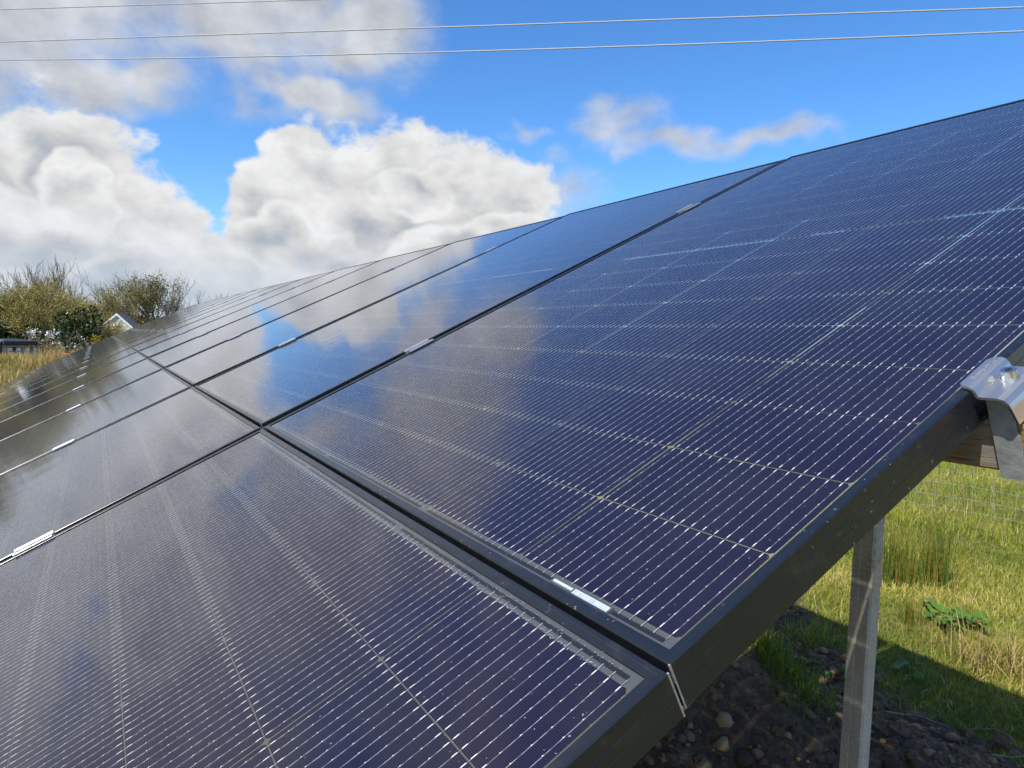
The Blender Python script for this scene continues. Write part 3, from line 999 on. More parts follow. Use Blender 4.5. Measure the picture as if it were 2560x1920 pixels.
def blades(name, pts, hgt, wid, material, lean=0.35, rn=None, zoff=0.0, segs=2):
    n = len(pts)
    ang = rng.uniform(0, 2 * math.pi, n); la = rng.uniform(0, 2 * math.pi, n)
    ln = np.abs(rng.normal(0, lean, n))
    d = np.stack([np.cos(ang), np.sin(ang), np.zeros(n)], 1); l = np.stack([np.cos(la), np.sin(la), np.zeros(n)], 1)
    up = np.array([0, 0, 1.0])
    P0 = pts + np.array([0, 0, zoff])
    P1 = P0 + up * (hgt * 0.55)[:, None] + l * (ln * hgt * 0.35)[:, None]
    P2 = P0 + up * (hgt * (1 - 0.28 * ln.clip(0, 1.5)))[:, None] + l * (ln * hgt * 1.05)[:, None]
    wv_ = d * wid[:, None] / 2
    VV = np.stack([P0 - wv_, P0 + wv_, P1 - wv_ * 0.8, P1 + wv_ * 0.8, P2], 1)
    T = np.array([(0, 1, 3), (0, 3, 2), (2, 3, 4)])
    FF = (np.arange(n)[:, None, None] * 5 + T[None]).reshape(-1, 3)
    if rn is None:
        rn = rng.uniform(0, 1, n)
    return npmesh(name, VV.reshape(-1, 3), FF, [material], np.repeat(rn, 5))


def scatter(n, x0, x1, y0, y1, keep):
    out_ = []; tries = 0
    while len(out_) < n and tries < n * 6:
        tries += 1
        x = random.uniform(x0, x1); y = random.uniform(y0, y1)
        if keep(x, y):
            out_.append((x, y, height(x, y)))
    return np.array(out_)


def in_wedge(x, y):
    # part of the ground on the far side that the lens can reach, with a margin
    dx, dy = x - CAM.x, y - CAM.y
    az = math.degrees(math.atan2(dx, dy))
    return -62 < az < -8


def gkeep(x, y):
    return in_wedge(x, y) and random.random() > soilness(x, y) * 1.08


def patch(x, y):
    return 0.5 + 0.5 * mnoise.noise(Vector((x * 1.3, y * 1.3, 7.7)))


pts = scatter(90000, -6.5, 0.2, 2.0, 6.5, gkeep)
pv = np.array([patch(p_[0], p_[1]) for p_ in pts])
hh = rng.uniform(0.02, 0.055, len(pts)) * (0.7 + 0.7 * pv)
rn = np.clip(-0.12 + pv * 1.05 + rng.normal(0, 0.22, len(pts)), 0, 1)
me = blades('turf', pts, hh, rng.uniform(0.003, 0.006, len(pts)), M['grass'], 0.75, rn)
tag(link('turf_grass', me), 'short green and straw coloured turf behind the array', 'grass', kind='stuff')
pts = scatter(45000, -13, 1.5, 6.0, 16.0, gkeep)
pv = np.array([patch(p_[0] * 0.8, p_[1] * 0.8) for p_ in pts])
me = blades('turf', pts, rng.uniform(0.04, 0.12, len(pts)) * (0.6 + 0.9 * pv), rng.uniform(0.006, 0.012, len(pts)), M['grass'], 0.6, np.clip(pv * 0.85 + rng.normal(0, 0.17, len(pts)), 0, 1))
tag(link('meadow_grass', me), 'longer meadow grass beyond the wire fence', 'grass', kind='stuff')
pts = scatter(2600, -7.0, 0.6, 3.0, 8.5, gkeep)
me = blades('stalks', pts, rng.uniform(0.05, 0.26, len(pts)), rng.uniform(0.002, 0.004, len(pts)), M['straw'], 0.65)
tag(link('dry_stalks', me), 'dry straw coloured grass stalks standing in the turf', 'grass', kind='stuff')


def lkeep(x, y):
    dx, dy = x - CAM.x, y - CAM.y
    az = math.degrees(math.atan2(dx, dy))
    return -101 < az < -86


pts = scatter(42000, -47, -15, -9.5, 1.5, lkeep)
pv = np.array([0.5 + 0.5 * mnoise.noise(Vector((p_[0] * 0.5, p_[1] * 0.9, 2.2))) for p_ in pts])
dist_ = np.abs(pts[:, 0])
me = blades('rough', pts, rng.uniform(0.12, 0.40, len(pts)) * (0.55 + 0.8 * pv), 0.008 + dist_ * 0.0006, M['straw'], 0.55, np.clip(pv * 0.9 + rng.normal(0, 0.2, len(pts)), 0, 1))
tag(link('rough_grass', me), 'tall yellow rough grass in front of the distant shed', 'grass', kind='stuff')
# pale seed-head clump by the shed
cx, cy = CAM.x - 31 * math.sin(R_(92.6)), CAM.y + 31 * math.cos(R_(92.6))
pts = np.array([(cx + random.gauss(0, 0.3), cy + random.gauss(0, 0.42), 0) for _ in range(420)]); pts[:, 2] = [height(p_[0], p_[1]) for p_ in pts]
me = blades('clump', pts, rng.uniform(0.5, 1.05, len(pts)), np.full(len(pts), 0.014), M['straw'], 0.22, rng.uniform(0.55, 1.0, len(pts)))
tag(link('grass_clump', me), 'tall pale dry grass clump right of the distant shed', 'grass clump')

# soil clods
pts = scatter(5200, -3.6, 0.3, 1.2, 3.5, lambda x, y: random.random() < soilness(x, y))
ico = np.array([(1, 0, 0), (-1, 0, 0), (0, 1, 0), (0, -1, 0), (0, 0, 1), (0, 0, -1)], float)
icf = np.array([(0, 2, 4), (2, 1, 4), (1, 3, 4), (3, 0, 4), (2, 0, 5), (1, 2, 5), (3, 1, 5), (0, 3, 5)])
# subdivide octahedron once


def subdiv(v, f):
    v = [tuple(x) for x in v]; cache = {}; nf = []

    def mid(a, b):
        k_ = (min(a, b), max(a, b))
        if k_ not in cache:
            p_ = np.array(v[a]) + np.array(v[b]); p_ /= np.linalg.norm(p_); v.append(tuple(p_)); cache[k_] = len(v) - 1
        return cache[k_]
    for a, b, c in f:
        ab, bc, ca = mid(a, b), mid(b, c), mid(c, a)
        nf += [(a, ab, ca), (ab, b, bc), (ca, bc, c), (ab, bc, ca)]
    return np.array(v), np.array(nf)


ov, of_ = subdiv(ico, icf)
n = len(pts); sz = rng.lognormal(-4.95, 0.72, n).clip(0.002, 0.04)
VV = ov[None] * (1 + rng.normal(0, 0.22, (n, len(ov), 1))) * sz[:, None, None] * np.array([1, 1, 0.75])
VV = VV + pts[:, None, :]
FF = (np.arange(n)[:, None, None] * len(ov) + of_[None]).reshape(-1, 3)
me = npmesh('soil_crumbs', VV.reshape(-1, 3), FF, [M['soil_bits']], np.repeat(rng.uniform(0, 1, n), len(ov)))
tag(link('soil_crumbs', me), 'loose brown soil crumbs and pebbles under the array', 'soil', kind='stuff')


def stone_mesh(seed, rough=0.25):
    v, f = subdiv(ov, of_)
    v, f = subdiv(v, f)
    out_ = []
    for p_ in v:
        q = Vector(p_); r = 1 + rough * mnoise.noise(q * 1.4 + Vector((seed, 0, 0))) + rough * 0.55 * mnoise.noise(q * 3.6 + Vector((0, seed, 0))) + rough * 0.3 * mnoise.noise(q * 8 + Vector((0, 0, seed)))
        out_.append((q.x * r, q.y * r, q.z * r * 0.8))
    return npmesh('stone', out_, f, [M['stone']])


def on_ground(px, py, zg=0.0):
    d = rx * ((px - 1280) / 1750.51) + ry * ((py - 960) / 1750.51) + rz
    p = CAM + d * 0.9
    for _ in range(900):
        p = p + d * 0.012
        if p.z < height(p.x, p.y):
            break
    return p


STONES = [(2240, 1835, 0.060, 'largest brown earth clod right of the steel post'), (2238, 1856, 0.020, 'smooth tan pebble just right of the steel post'), (2212, 1843, 0.018, 'small orange pebble touching the steel post'),
          (2500, 1870, 0.075, 'broad brown clod at bottom right in the sun'), (2400, 1890, 0.050, 'rough earth clod low at the right edge of the soil'), (2290, 1905, 0.045, 'round earth clod at the bottom edge, right of the post'),
          (1945, 1830, 0.040, 'grey stone in the shade left of the steel post'), (2040, 1895, 0.038, 'rusty brown stone left of the post foot'), (1690, 1905, 0.045, 'pale tan stone at the bottom edge under the frame corner'),
          (1745, 1898, 0.028, 'small pale stone beside the tan one at the bottom edge'), (1620, 1898, 0.025, 'small dark stone under the frame at the bottom'), (2196, 1760, 0.075, 'crumbly earth mound behind the steel post')]
for i, (px, py, s_, lab) in enumerate(STONES):
    p_ = on_ground(px, py)
    p_.z = height(p_.x, p_.y)
    o = link('stone', stone_mesh(i * 3.7 + 1, 0.80))
    s_ *= 0.62; o.location = p_ + Vector((0, 0, s_ * 0.1)); o.scale = (s_ * random.uniform(0.9, 1.25), s_ * random.uniform(0.8, 1.1), s_ * random.uniform(0.7, 0.95)); o.rotation_euler = (random.uniform(-.3, .3), random.uniform(-.3, .3), random.uniform(0, 6))
    o.data.polygons.foreach_set('use_smooth', [True] * len(o.data.polygons))
    tag(o, lab, 'stone', 'stones and clods on the bare soil')

TW = [([(2212, 1790), (2260, 1797), (2300, 1808), (2345, 1824), (2372, 1832)], 0.006, 'long grey root lying on the soil right of the post'),
      ([(2440, 1828), (2490, 1836), (2525, 1858), (2545, 1880)], 0.004, 'thin curved twig at the right above the sunny clod'),
      ([(1770, 1690), (1830, 1665), (1880, 1640)], 0.003, 'thin dry twig across the sunlit tuft'),
      ([(2480, 1900), (2530, 1905), (2575, 1902)], 0.0035, 'pale twig at the bottom right corner')]
for pl_, r_, lab in TW:
    b = MB(); pp = []
    for q in pl_:
        c = on_ground(*q); c.z = height(c.x, c.y) + r_ + random.uniform(0.004, 0.02); pp.append(c)
    base = pp[0].copy()
    b.tube([c - base for c in pp], [r_ * (1 - 0.5 * i / len(pp)) for i in range(len(pp))], 6)
    o = b.build('fallen_twig', M['deadtwig'], None, True); o.location = base
    tag(o, lab, 'twig', 'fallen twigs on the soil')


def clump(name, px, py, n, hlo, hhi, spread, wid, material, label, cat, lean=0.4, group=None, rn=None):
    c = on_ground(px, py) if px > 10 else Vector((px, py, 0))
    c.z = height(c.x, c.y)
    e = empty(name, loc=c)
    ps = np.array([(random.gauss(0, spread), random.gauss(0, spread), 0) for _ in range(n)])
    ps[:, 2] = [height(c.x + a_, c.y + b_) - c.z for a_, b_ in ps[:, :2]]
    me = blades('blades', ps, rng.uniform(hlo, hhi, n), rng.uniform(wid * 0.7, wid * 1.2, n), material, lean, rn)
    link('blades', me, e)['kind'] = 'stuff'
    return tag(e, label, cat, group)


clump('rush_clump', 2235, 1455, 330, 0.22, 0.50, 0.07, 0.0035, M['rush'], 'green rush clump rising right behind the steel post', 'rush clump', 0.22, 'rush clumps')
clump('rush_clump', 2330, 1462, 260, 0.25, 0.60, 0.055, 0.0035, M['rush'], 'tallest brown tipped rush clump behind the dock leaves', 'rush clump', 0.25, 'rush clumps')
clump('rush_clump', 2275, 1560, 70, 0.10, 0.24, 0.03, 0.003, M['rush'], 'small thin rush sprout in front of the two larger clumps', 'rush clump', 0.2, 'rush clumps')
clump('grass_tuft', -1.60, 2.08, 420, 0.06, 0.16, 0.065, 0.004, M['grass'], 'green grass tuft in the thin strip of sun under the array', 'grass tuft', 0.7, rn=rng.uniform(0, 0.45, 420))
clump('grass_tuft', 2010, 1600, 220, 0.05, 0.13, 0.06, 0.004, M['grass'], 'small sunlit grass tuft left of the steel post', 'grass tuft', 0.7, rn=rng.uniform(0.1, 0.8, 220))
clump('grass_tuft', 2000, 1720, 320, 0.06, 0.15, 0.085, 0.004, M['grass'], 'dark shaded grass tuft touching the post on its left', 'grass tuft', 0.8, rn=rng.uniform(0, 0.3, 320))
clump('grass_tuft', 2440, 1660, 160, 0.12, 0.32, 0.09, 0.004, M['straw'], 'arching dry grass tuft on the shadow edge at the right', 'grass tuft', 0.7)
clump('grass_tuft', 2520, 1690, 160, 0.10, 0.26, 0.08, 0.004, M['straw'], 'brown dry grass tuft at the right picture edge', 'grass tuft', 0.7)


def dock(px, py, nleaf, ll, label, seed):
    random.seed(seed)
    c = on_ground(px, py); c.z = height(c.x, c.y)
    e = empty('dock_plant', loc=c)
    for i in range(nleaf):
        L_ = ll * random.uniform(0.6, 1.15); wd = L_ * random.uniform(0.30, 0.42); az = random.uniform(0, 2 * math.pi); tilt = random.uniform(0.25, 0.9)
        off = Vector((random.gauss(0, 0.05), random.gauss(0, 0.05), 0.01))
        vs_ = []; fs = []; ns = 7
        for k_ in range(ns):
            t = k_ / (ns - 1); ww = wd * (math.sin(math.pi * (t * 0.86 + 0.10)) ** 0.8) * 0.5 * (1 + 0.10 * math.sin(k_ * 2.3 + i))
            r_ = L_ * (0.2 + t * 0.9) * math.cos(tilt * (1 - 0.7 * t)); zz = L_ * math.sin(tilt) * (t - 0.62 * t * t) * 1.2
            for sgn, dz in ((-1, 0.14), (0, 0.0), (1, 0.14)):
                vs_.append((r_, sgn * ww, zz + dz * ww + 0.012 * math.sin(t * 9 + sgn + i)))
        for k_ in range(ns - 1):
            for j_ in range(2):
                a_ = k_ * 3 + j_; fs.append((a_, a_ + 3, a_ + 4, a_ + 1))
        me = npmesh('leaf', vs_, fs, [M['dock']], np.full(len(vs_), random.choice((0.1, 0.35, 0.5, 0.65, 0.72, 0.75, 0.93 if i % 4 == 0 else 0.4))))
        me.polygons.foreach_set('use_smooth', [True] * len(me.polygons))
        o = link('leaf', me, e); o.location = off; o.rotation_euler = (0, 0, az)
    return tag(e, label, 'plant', 'broad leaved dock plants')


dock(2400, 1560, 26, 0.16, 'broad leaved green dock plant on the sunny grass', 5)
dock(2225, 1700, 6, 0.15, 'shaded dock leaves right behind the steel post', 8)
dock(2070, 1690, 4, 0.11, 'small shaded dock seedling left of the steel post', 9)
random.seed(11)

# ------------------------------------------------------------------ stock fence
FY = 6.9
fz = lambda x: height(x, FY)
fe = empty('stock_fence', loc=(-3.5, FY, fz(-3.5)))
tag(fe, 'wire mesh stock fence across the sunny grass behind the array', 'fence')
b0 = fe.location
for i, zz in enumerate((0.06, 0.17, 0.29, 0.42, 0.56, 0.72, 0.90)):
    b = MB(); b.tube([Vector((x, FY + 0.01 * math.sin(x * 3), fz(x) + zz + 0.012 * math.sin(x * 2.1 + i))) - b0 for x in np.arange(-15, 6.01, 0.5)], 0.0013, 4)
    b.build('line_wire', M['fwire'], fe)
x = -15.0
while x < 6:
    b = MB(); b.tube([Vector((x + 0.012 * math.sin(q * 5 + x * 7), FY, fz(x) + q)) - b0 for q in (0.05, 0.3, 0.6, 0.91)], 0.0012, 4)
    b.build('stay_wire', M['fwire'], fe)
    x += 0.18
for x in (-14.9, -11.4, -7.9, 1.6, 5.6):
    b = MB(); b.cyl(Vector((x, FY + 0.05, fz(x) - 0.3)) - b0, (0.02, 0, 1), 0.045, 1.45, 12)
    b.build('fence_post', M['timber'], fe)

# ------------------------------------------------------------------ overhead cables


def pix_dir(px, py):
    d = rx * ((px - 1280) / 1750.51) + ry * ((py - 960) / 1750.51) + rz
    return d.normalized()


for (pa, pm, pb, da, db, lab) in (((0, 105), (1280, 62), (2560, 18), 21.0, 13.0, 'middle overhead cable, upper of the two crossing the whole sky'),
                                  ((0, 150), (1280, 125), (2560, 78), 20.0, 12.4, 'lowest grey overhead cable crossing the whole sky'),
                                  ((0, 24), (385, 12), (770, 0), 22.5, 19.5, 'topmost overhead cable cutting the upper left corner')):
    A = CAM + pix_dir(*pa) * da; B = CAM + pix_dir(*pb) * db
    dm = 2 * da * db / (da + db)
    Mid = CAM + pix_dir(*pm) * ((A - CAM).length + (B - CAM).length) / 2 * 0.5
    # sagging cable: straight chord in plan, height from a parabola through the three sighted points
    d = B - A; plan = Vector((d.x, d.y, 0))
    dv = pix_dir(*pm)
    nrm = Vector((plan.y, -plan.x, 0)).normalized()
    tm = (A - CAM).dot(nrm) / dv.dot(nrm)
    Mp = CAM + dv * tm
    s_m = (Mp - A).dot(plan) / plan.length_squared
    c2 = (Mp.z - A.z - (B.z - A.z) * s_m) / (s_m * s_m - s_m) if 0.05 < s_m < 0.95 else 0.1
    c2 = max(min(c2, 0.6), 0.0)
    c1 = B.z - A.z - c2
    lo, hi = -1.6, 2.2 if pb[0] > 1000 else 5.5
    ss = np.linspace(lo, hi, 70)
    b = MB()
    tops = [Vector((A.x + d.x * s_, A.y + d.y * s_, A.z + c1 * s_ + c2 * s_ * s_)) for s_ in ss]
    base = tops[0].copy()
    b.tube([q - base for q in tops], 0.0112, 8)
    o = b.build('overhead_cable', M['cable'], None, True); o.location = base
    tag(o, lab, 'cable', 'overhead cables')

# ------------------------------------------------------------------ far side: trees, shed, cottage


def at(px, dist):
    """ground point seen in the column px at a horizontal distance"""
    d = pix_dir(px, 850); h = Vector((d.x, d.y, 0)).normalized()
    p_ = CAM + h * dist
    p_.z = height(p_.x, p_.y)
    return p_


def ztop(px, py, dist):
    d = pix_dir(px, py)
    return CAM.z + dist * d.z / math.hypot(d.x, d.y)


def tubes_np(segs):
    """segs: list of (p0, p1, r0, r1, rnd)"""
    n = len(segs)
    P0 = np.array([s_[0][:] for s_ in segs]); P1 = np.array([s_[1][:] for s_ in segs]); r0 = np.array([s_[2] for s_ in segs]); r1 = np.array([s_[3] for s_ in segs])
    D = P1 - P0; D /= np.linalg.norm(D, axis=1)[:, None] + 1e-9
    ref = np.where(np.abs(D[:, 2:3]) < 0.9, np.array([[0, 0, 1.0]]), np.array([[1.0, 0, 0]]))
    U = np.cross(D, ref); U /= np.linalg.norm(U, axis=1)[:, None]; Wv = np.cross(D, U)
    VV = np.zeros((n, 6, 3))
    for k_ in range(3):
        t = 2 * math.pi * k_ / 3
        o_ = U * math.cos(t) + Wv * math.sin(t)
        VV[:, k_] = P0 + o_ * r0[:, None]; VV[:, 3 + k_] = P1 + o_ * r1[:, None]
    Q = np.array([(0, 1, 4, 3), (1, 2, 5, 4), (2, 0, 3, 5)])
    FF = (np.arange(n)[:, None, None] * 6 + Q[None]).reshape(-1, 4)
    return VV.reshape(-1, 3), FF, np.repeat(np.array([s_[4] for s_ in segs]), 6)


def grow(H, stems, spread, r0, depth, kids, rise, twist, rnd_, wind=0.0):
    main = []; twigs = []; tips = []

    def branch(p, d, ln, r, lev):
        nseg = 3 if lev < 2 else 2
        q = p.copy(); dd = d.copy(); pts_ = [(q.copy(), dd.copy())]
        tone = min(1, max(0, rnd_.gauss(0.5, 0.22)))
        for i in range(nseg):
            dd = (dd + Vector((rnd_.gauss(wind, twist), rnd_.gauss(0, twist), rnd_.gauss(rise * 0.12, twist * 0.6)))).normalized()
            q2 = q + dd * ln / nseg
            ra, rb = r * (1 - 0.5 * i / nseg), r * (1 - 0.5 * (i + 1) / nseg)
            (main if lev < 2 else twigs).append((q.copy(), q2.copy(), ra, rb, tone))
            q = q2; pts_.append((q.copy(), dd.copy()))
        if lev >= depth:
            tips.append(q.copy()); return
        nk = kids[min(lev, len(kids) - 1)]
        for i in range(nk):
            t = rnd_.uniform(0.25, 1.0) if i else 1.0
            k_ = min(int(t * nseg), nseg - 1); a_, da = pts_[k_]; b_, db_ = pts_[k_ + 1]
            pp = a_.lerp(b_, t * nseg - k_)
            side = Vector((rnd_.gauss(0, 1), rnd_.gauss(0, 1), rnd_.gauss(0.1, 0.6))).normalized()
            nd = (db_ * rnd_.uniform(0.5, 1.0) + side * spread + Vector((0, 0, rise))).normalized()
            branch(pp, nd, ln * rnd_.uniform(0.5, 0.78), r * rnd_.uniform(0.42, 0.6), lev + 1)
    for s_ in range(stems):
        a_ = 2 * math.pi * s_ / stems + rnd_.uniform(-0.5, 0.5)
        lean_ = 0.0 if stems == 1 else rnd_.uniform(0.15, 0.75)
        d0 = Vector((math.cos(a_) * lean_, math.sin(a_) * lean_, 1)).normalized()
        branch(Vector((math.cos(a_) * 0.25 * (stems > 1), math.sin(a_) * 0.25 * (stems > 1), -0.15)), d0, H * rnd_.uniform(0.40, 0.5), r0 * rnd_.uniform(0.8, 1.15), 0)
    zs = max(s_[1].z for s_ in twigs)
    f = H / zs

    def sc(v): return Vector((v.x * f, v.y * f, v.z * f))
    fx = lambda lst: [(sc(a_), sc(b_), c_, d_, e_) for a_, b_, c_, d_, e_ in lst]
    return fx(main), fx(twigs), [sc(t) for t in tips]


def leaf_np(pts_, size, jitter, nper, rnd_fn):
    n = len(pts_) * nper
    C0 = np.repeat(np.array([p_[:] for p_ in pts_]), nper, 0) + rng.normal(0, jitter, (n, 3))
    A = rng.normal(0, 1, (n, 3)); A /= np.linalg.norm(A, axis=1)[:, None]
    B = np.cross(A, rng.normal(0, 1, (n, 3))); B /= np.linalg.norm(B, axis=1)[:, None]
    s_ = (size * rng.uniform(0.6, 1.3, n))[:, None]
    VV = np.stack([C0 - A * s_, C0 + B * s_ * 0.55, C0 + A * s_, C0 - B * s_ * 0.55], 1)
    return VV.reshape(-1, 3), np.arange(n * 4).reshape(-1, 4), np.repeat(rnd_fn(n), 4)


def merge(*parts):
    V_, F_, R2, I_ = [], [], [], []; o_ = 0
    for i, (v_, f_, r_) in enumerate(parts):
        V_.append(v_); F_.append(f_ + o_); R2.append(r_); I_.append(np.full(len(f_), i)); o_ += len(v_)
    return np.concatenate(V_), np.concatenate(F_), np.concatenate(R2), np.concatenate(I_)


def make_tree(name, pos, H, stems, spread, r0, depth, kids, rise, twist, twigm, label, cat, seed, budn=0, buds=0.07, bud_m='bud', group='trees behind the shed', twig_r=1.0, wind=0.0, leaf=None):
    rr = random.Random(seed)
    main, twigs, tips = grow(H, stems, spread, r0, depth, kids, rise, twist, rr, wind)
    twigs = [(a_, b_, max(c_, 0.012) * twig_r, max(d_, 0.008) * twig_r, e_) for a_, b_, c_, d_, e_ in twigs]
    e = empty(name, loc=pos)
    v_, f_, r_ = tubes_np(main)
    link('trunk', npmesh('trunk', v_, f_, [M[twigm]], r_), e)
    parts = [tubes_np(twigs)]; mats_ = [M[twigm]]
    if budn:
        parts.append(leaf_np(tips, buds, 0.14, budn, lambda n: rng.uniform(0, 1, n))); mats_.append(M[bud_m])
    if leaf:
        sel = [t for t in tips if leaf[4](t)]
        if sel:
            parts.append(leaf_np(sel, leaf[1], leaf[2], leaf[3], lambda n: rng.uniform(0, 1, n))); mats_.append(M[leaf[0]])
    V_, F_, R2, I_ = merge(*parts)
    link('crown', npmesh('crown', V_, F_, mats_, R2, I_), e)
    tag(e, label, cat, group)
    return e


def copy_thing(e, pos, rot, scale, label):
    c = e.copy(); COL.objects.link(c); c.location = pos; c.rotation_euler = (0, 0, rot); c.scale = scale; c['label'] = label
    for ch in e.children:
        d = ch.copy(); COL.objects.link(d); d.parent = c
    return c


SCR = dict(stems=9, spread=0.85, r0=0.07, depth=4, kids=[5, 5, 5, 4], rise=0.20, twist=0.20)
scrub = []
for i, (px, py, dd, tm, lab) in enumerate((
        (10, 684, 60, 'twig_olive', 'olive green leafless willow scrub at the left picture edge, behind the shed'),
        (95, 688, 64, 'twig_olive', 'tall olive willow scrub right behind the shed roof'),
        (140, 712, 62, 'twig_olive', 'yellow green willow scrub below the leaning bare trees'),
        (202, 722, 80, 'twig_brown', 'brown twiggy scrub left of the white cottage'),
        (168, 706, 76, 'twig_olive', 'olive scrub filling the skyline between the leaning trees and the cottage'),
        (248, 742, 80, 'twig_brown', 'brown scrub rising behind the left roof slope of the cottage'),
        (258, 800, 66, 'twig_brown', 'small brown thorn scrub in front of the cottage gable'),
        (268, 770, 84, 'twig_brown', 'low brown scrub straight behind the cottage gable'),
        (345, 765, 84, 'twig_olive', 'olive scrub right of the cottage gable'),
        (405, 785, 84, 'twig_brown', 'brown scrub showing over the far panels'))):
    pos = at(px, dd); H = ztop(px, py, dd) - pos.z
    scrub.append(make_tree('scrub_tree', pos, H, twigm=tm, label=lab, cat='tree', seed=20 + i, budn=1, buds=0.065, twig_r=1.5, **SCR))
for i, (px, py, dd, wi) in enumerate(((78, 640, 84, 0.0), (112, 655, 86, 0.02), (148, 642, 82, 0.07), (188, 652, 84, 0.09), (128, 668, 88, 0.0))):
    pos = at(px - (16 if wi > 0.05 else 0), dd); H = ztop(px, py, dd) - pos.z
    make_tree('bare_tree', pos, H, 1 if i != 0 else 2, 0.38, 0.11, 4, [5, 4, 4, 3], 0.45, 0.08, 'twig_grey',
              ['tall bare tree with rounded top, leftmost on the skyline', 'slim bare tree between the round one and leaning ones', 'bare tree leaning right, on the skyline', 'rightmost leaning bare tree over the brown scrub', 'short bare tree behind the skyline trees'][i], 'tree', 60 + i, twig_r=1.25, wind=wi)
for i, (px, py, dd) in enumerate(((320, 690, 78), (352, 668, 80), (402, 664, 82), (425, 690, 82), (449, 708, 80), (476, 718, 78), (535, 728, 90))):
    pos = at(px, dd); H = ztop(px, py, dd) - pos.z
    iv = None
    if i in (1, 2):
        iv = ('ivy', 0.11, 0.30, 4, lambda t, h=H: t.z < 0.86 * h and (t.x ** 2 + t.y ** 2) < (0.26 * h) ** 2)
    make_tree('bare_tree', pos, H, 3 if i < 3 else 1, 0.55 if i < 3 else 0.38, 0.10, 4, [5, 4, 4, 3] if i < 4 else [4, 3, 3, 2], 0.35, 0.12, 'twig_grey' if i > 2 else ('twig_olive' if i == 0 else 'twig_grey'),
              ['spreading twiggy tree right of the cottage, left of the ivy tree', 'ivy grown tree right of the cottage', 'taller ivy clad tree with bare top', 'bare tree drooping right of the ivy clad tree', 'forked slim bare tree just above the panels', 'thin upright bare tree right of the forked one', 'single small bare treetop above the far panels'][i], 'tree', 90 + i, twig_r=1.2, leaf=iv, budn=1 if i < 2 else 0)


def shrub(name, px, py, dd, wpx, material, label, cat, seed, size=0.10, nl=5200, flower=None, tm='twig_brown'):
    rr = np.random.default_rng(seed); random.seed(seed)
    pos = at(px, dd); H = ztop(px, py, dd) - pos.z; Wd = wpx / 1750.51 * dd / 2
    e = empty(name, loc=pos)
    # lumpy volume made of several lobes, leaves near the lobe shells
    lobes = [(random.uniform(-1, 1) * Wd * 0.7, random.uniform(-1, 1) * Wd * 0.7, random.uniform(0.25, 0.72) * H, random.uniform(0.22, 0.42)) for _ in range(14)]
    lobes.append((0, 0, H * 0.72, 0.34))
    pts_ = []
    for _ in range(nl):
        lx, ly, lz, lr = random.choice(lobes)
        v_ = rr.normal(0, 1, 3); v_ /= np.linalg.norm(v_)
        r_ = random.uniform(0.55, 1.05) ** 0.5
        p_ = (lx + v_[0] * r_ * lr * Wd * 1.1, ly + v_[1] * r_ * lr * Wd * 1.1, min(max(lz + v_[2] * r_ * lr * H * 0.75, 0.05), H))
        pts_.append(p_)
    parts = [leaf_np(pts_, size, 0.02, 1, lambda n: rr.uniform(0, 1, n) ** 1.4)]; mats_ = [M[material]]
    if flower:
        fp = []
        for _ in range(flower[1]):
            c = random.choice(pts_)
            for _k in range(flower[2]):
                fp.append((c[0] + random.gauss(0, 0.13), c[1] + random.gauss(0, 0.13), c[2] + random.gauss(0, 0.09)))
        parts.append(leaf_np(fp, flower[3], 0.03, 1, lambda n: rr.uniform(0.56 if flower[0] == 'gorse' else 0, 1, n))); mats_.append(M[flower[0]])
    V_, F_, R2, I_ = merge(*parts)
    link('crown', npmesh('crown', V_, F_, mats_, R2, I_), e)
    main, tw, tips = grow(H * 0.9, 6, 0.7, 0.05, 3, [3, 3, 3], 0.3, 0.15, random.Random(seed))
    v_, f_, r_ = tubes_np(main + [(a_, b_, max(c_, .012), max(d_, .01), t) for a_, b_, c_, d_, t in tw])
    link('trunk', npmesh('trunk', v_, f_, [M[tm]], r_), e)
    return tag(e, label, cat, 'shrubs in front of the scrub')


shrub('holly_bush', 200, 765, 56, 92, 'holly', 'dark glossy evergreen holly left of the white cottage', 'shrub', 31, 0.11, 6500)
shrub('holly_bush', 105, 815, 55, 120, 'holly', 'dark evergreen bush right behind the shed', 'shrub', 32, 0.10, 4200)
shrub('holly_bush', 165, 830, 53, 130, 'holly', 'low dark evergreen thicket right of the shed', 'shrub', 33, 0.10, 4200)
shrub('holly_bush', 30, 805, 58, 130, 'holly', 'dark evergreen bush behind the left end of the shed', 'shrub', 38, 0.10, 4000)
shrub('blackthorn_bush', 95, 812, 52, 70, 'holly', 'white flowering blackthorn at the right corner of the shed', 'shrub', 34, 0.05, 500, ('blossom', 16, 16, 0.075))
shrub('blackthorn_bush', 150, 820, 51, 80, 'holly', 'white flowering blackthorn in front of the low evergreen thicket', 'shrub', 35, 0.05, 500, ('blossom', 12, 14, 0.07))
shrub('blackthorn_bush', 195, 815, 52, 50, 'holly', 'sparse white flowering blackthorn below the holly', 'shrub', 39, 0.05, 400, ('blossom', 7, 12, 0.07))
shrub('gorse_bush', 243, 832, 50, 34, 'gorse', 'yellow flowering gorse below the cottage gable', 'shrub', 36, 0.05, 900, ('gorse', 26, 14, 0.05))
shrub('gorse_bush', 352, 796, 62, 40, 'gorse', 'yellow green gorse right of the cottage, by the panels', 'shrub', 37, 0.05, 1000, ('gorse', 14, 12, 0.05))
random.seed(21)
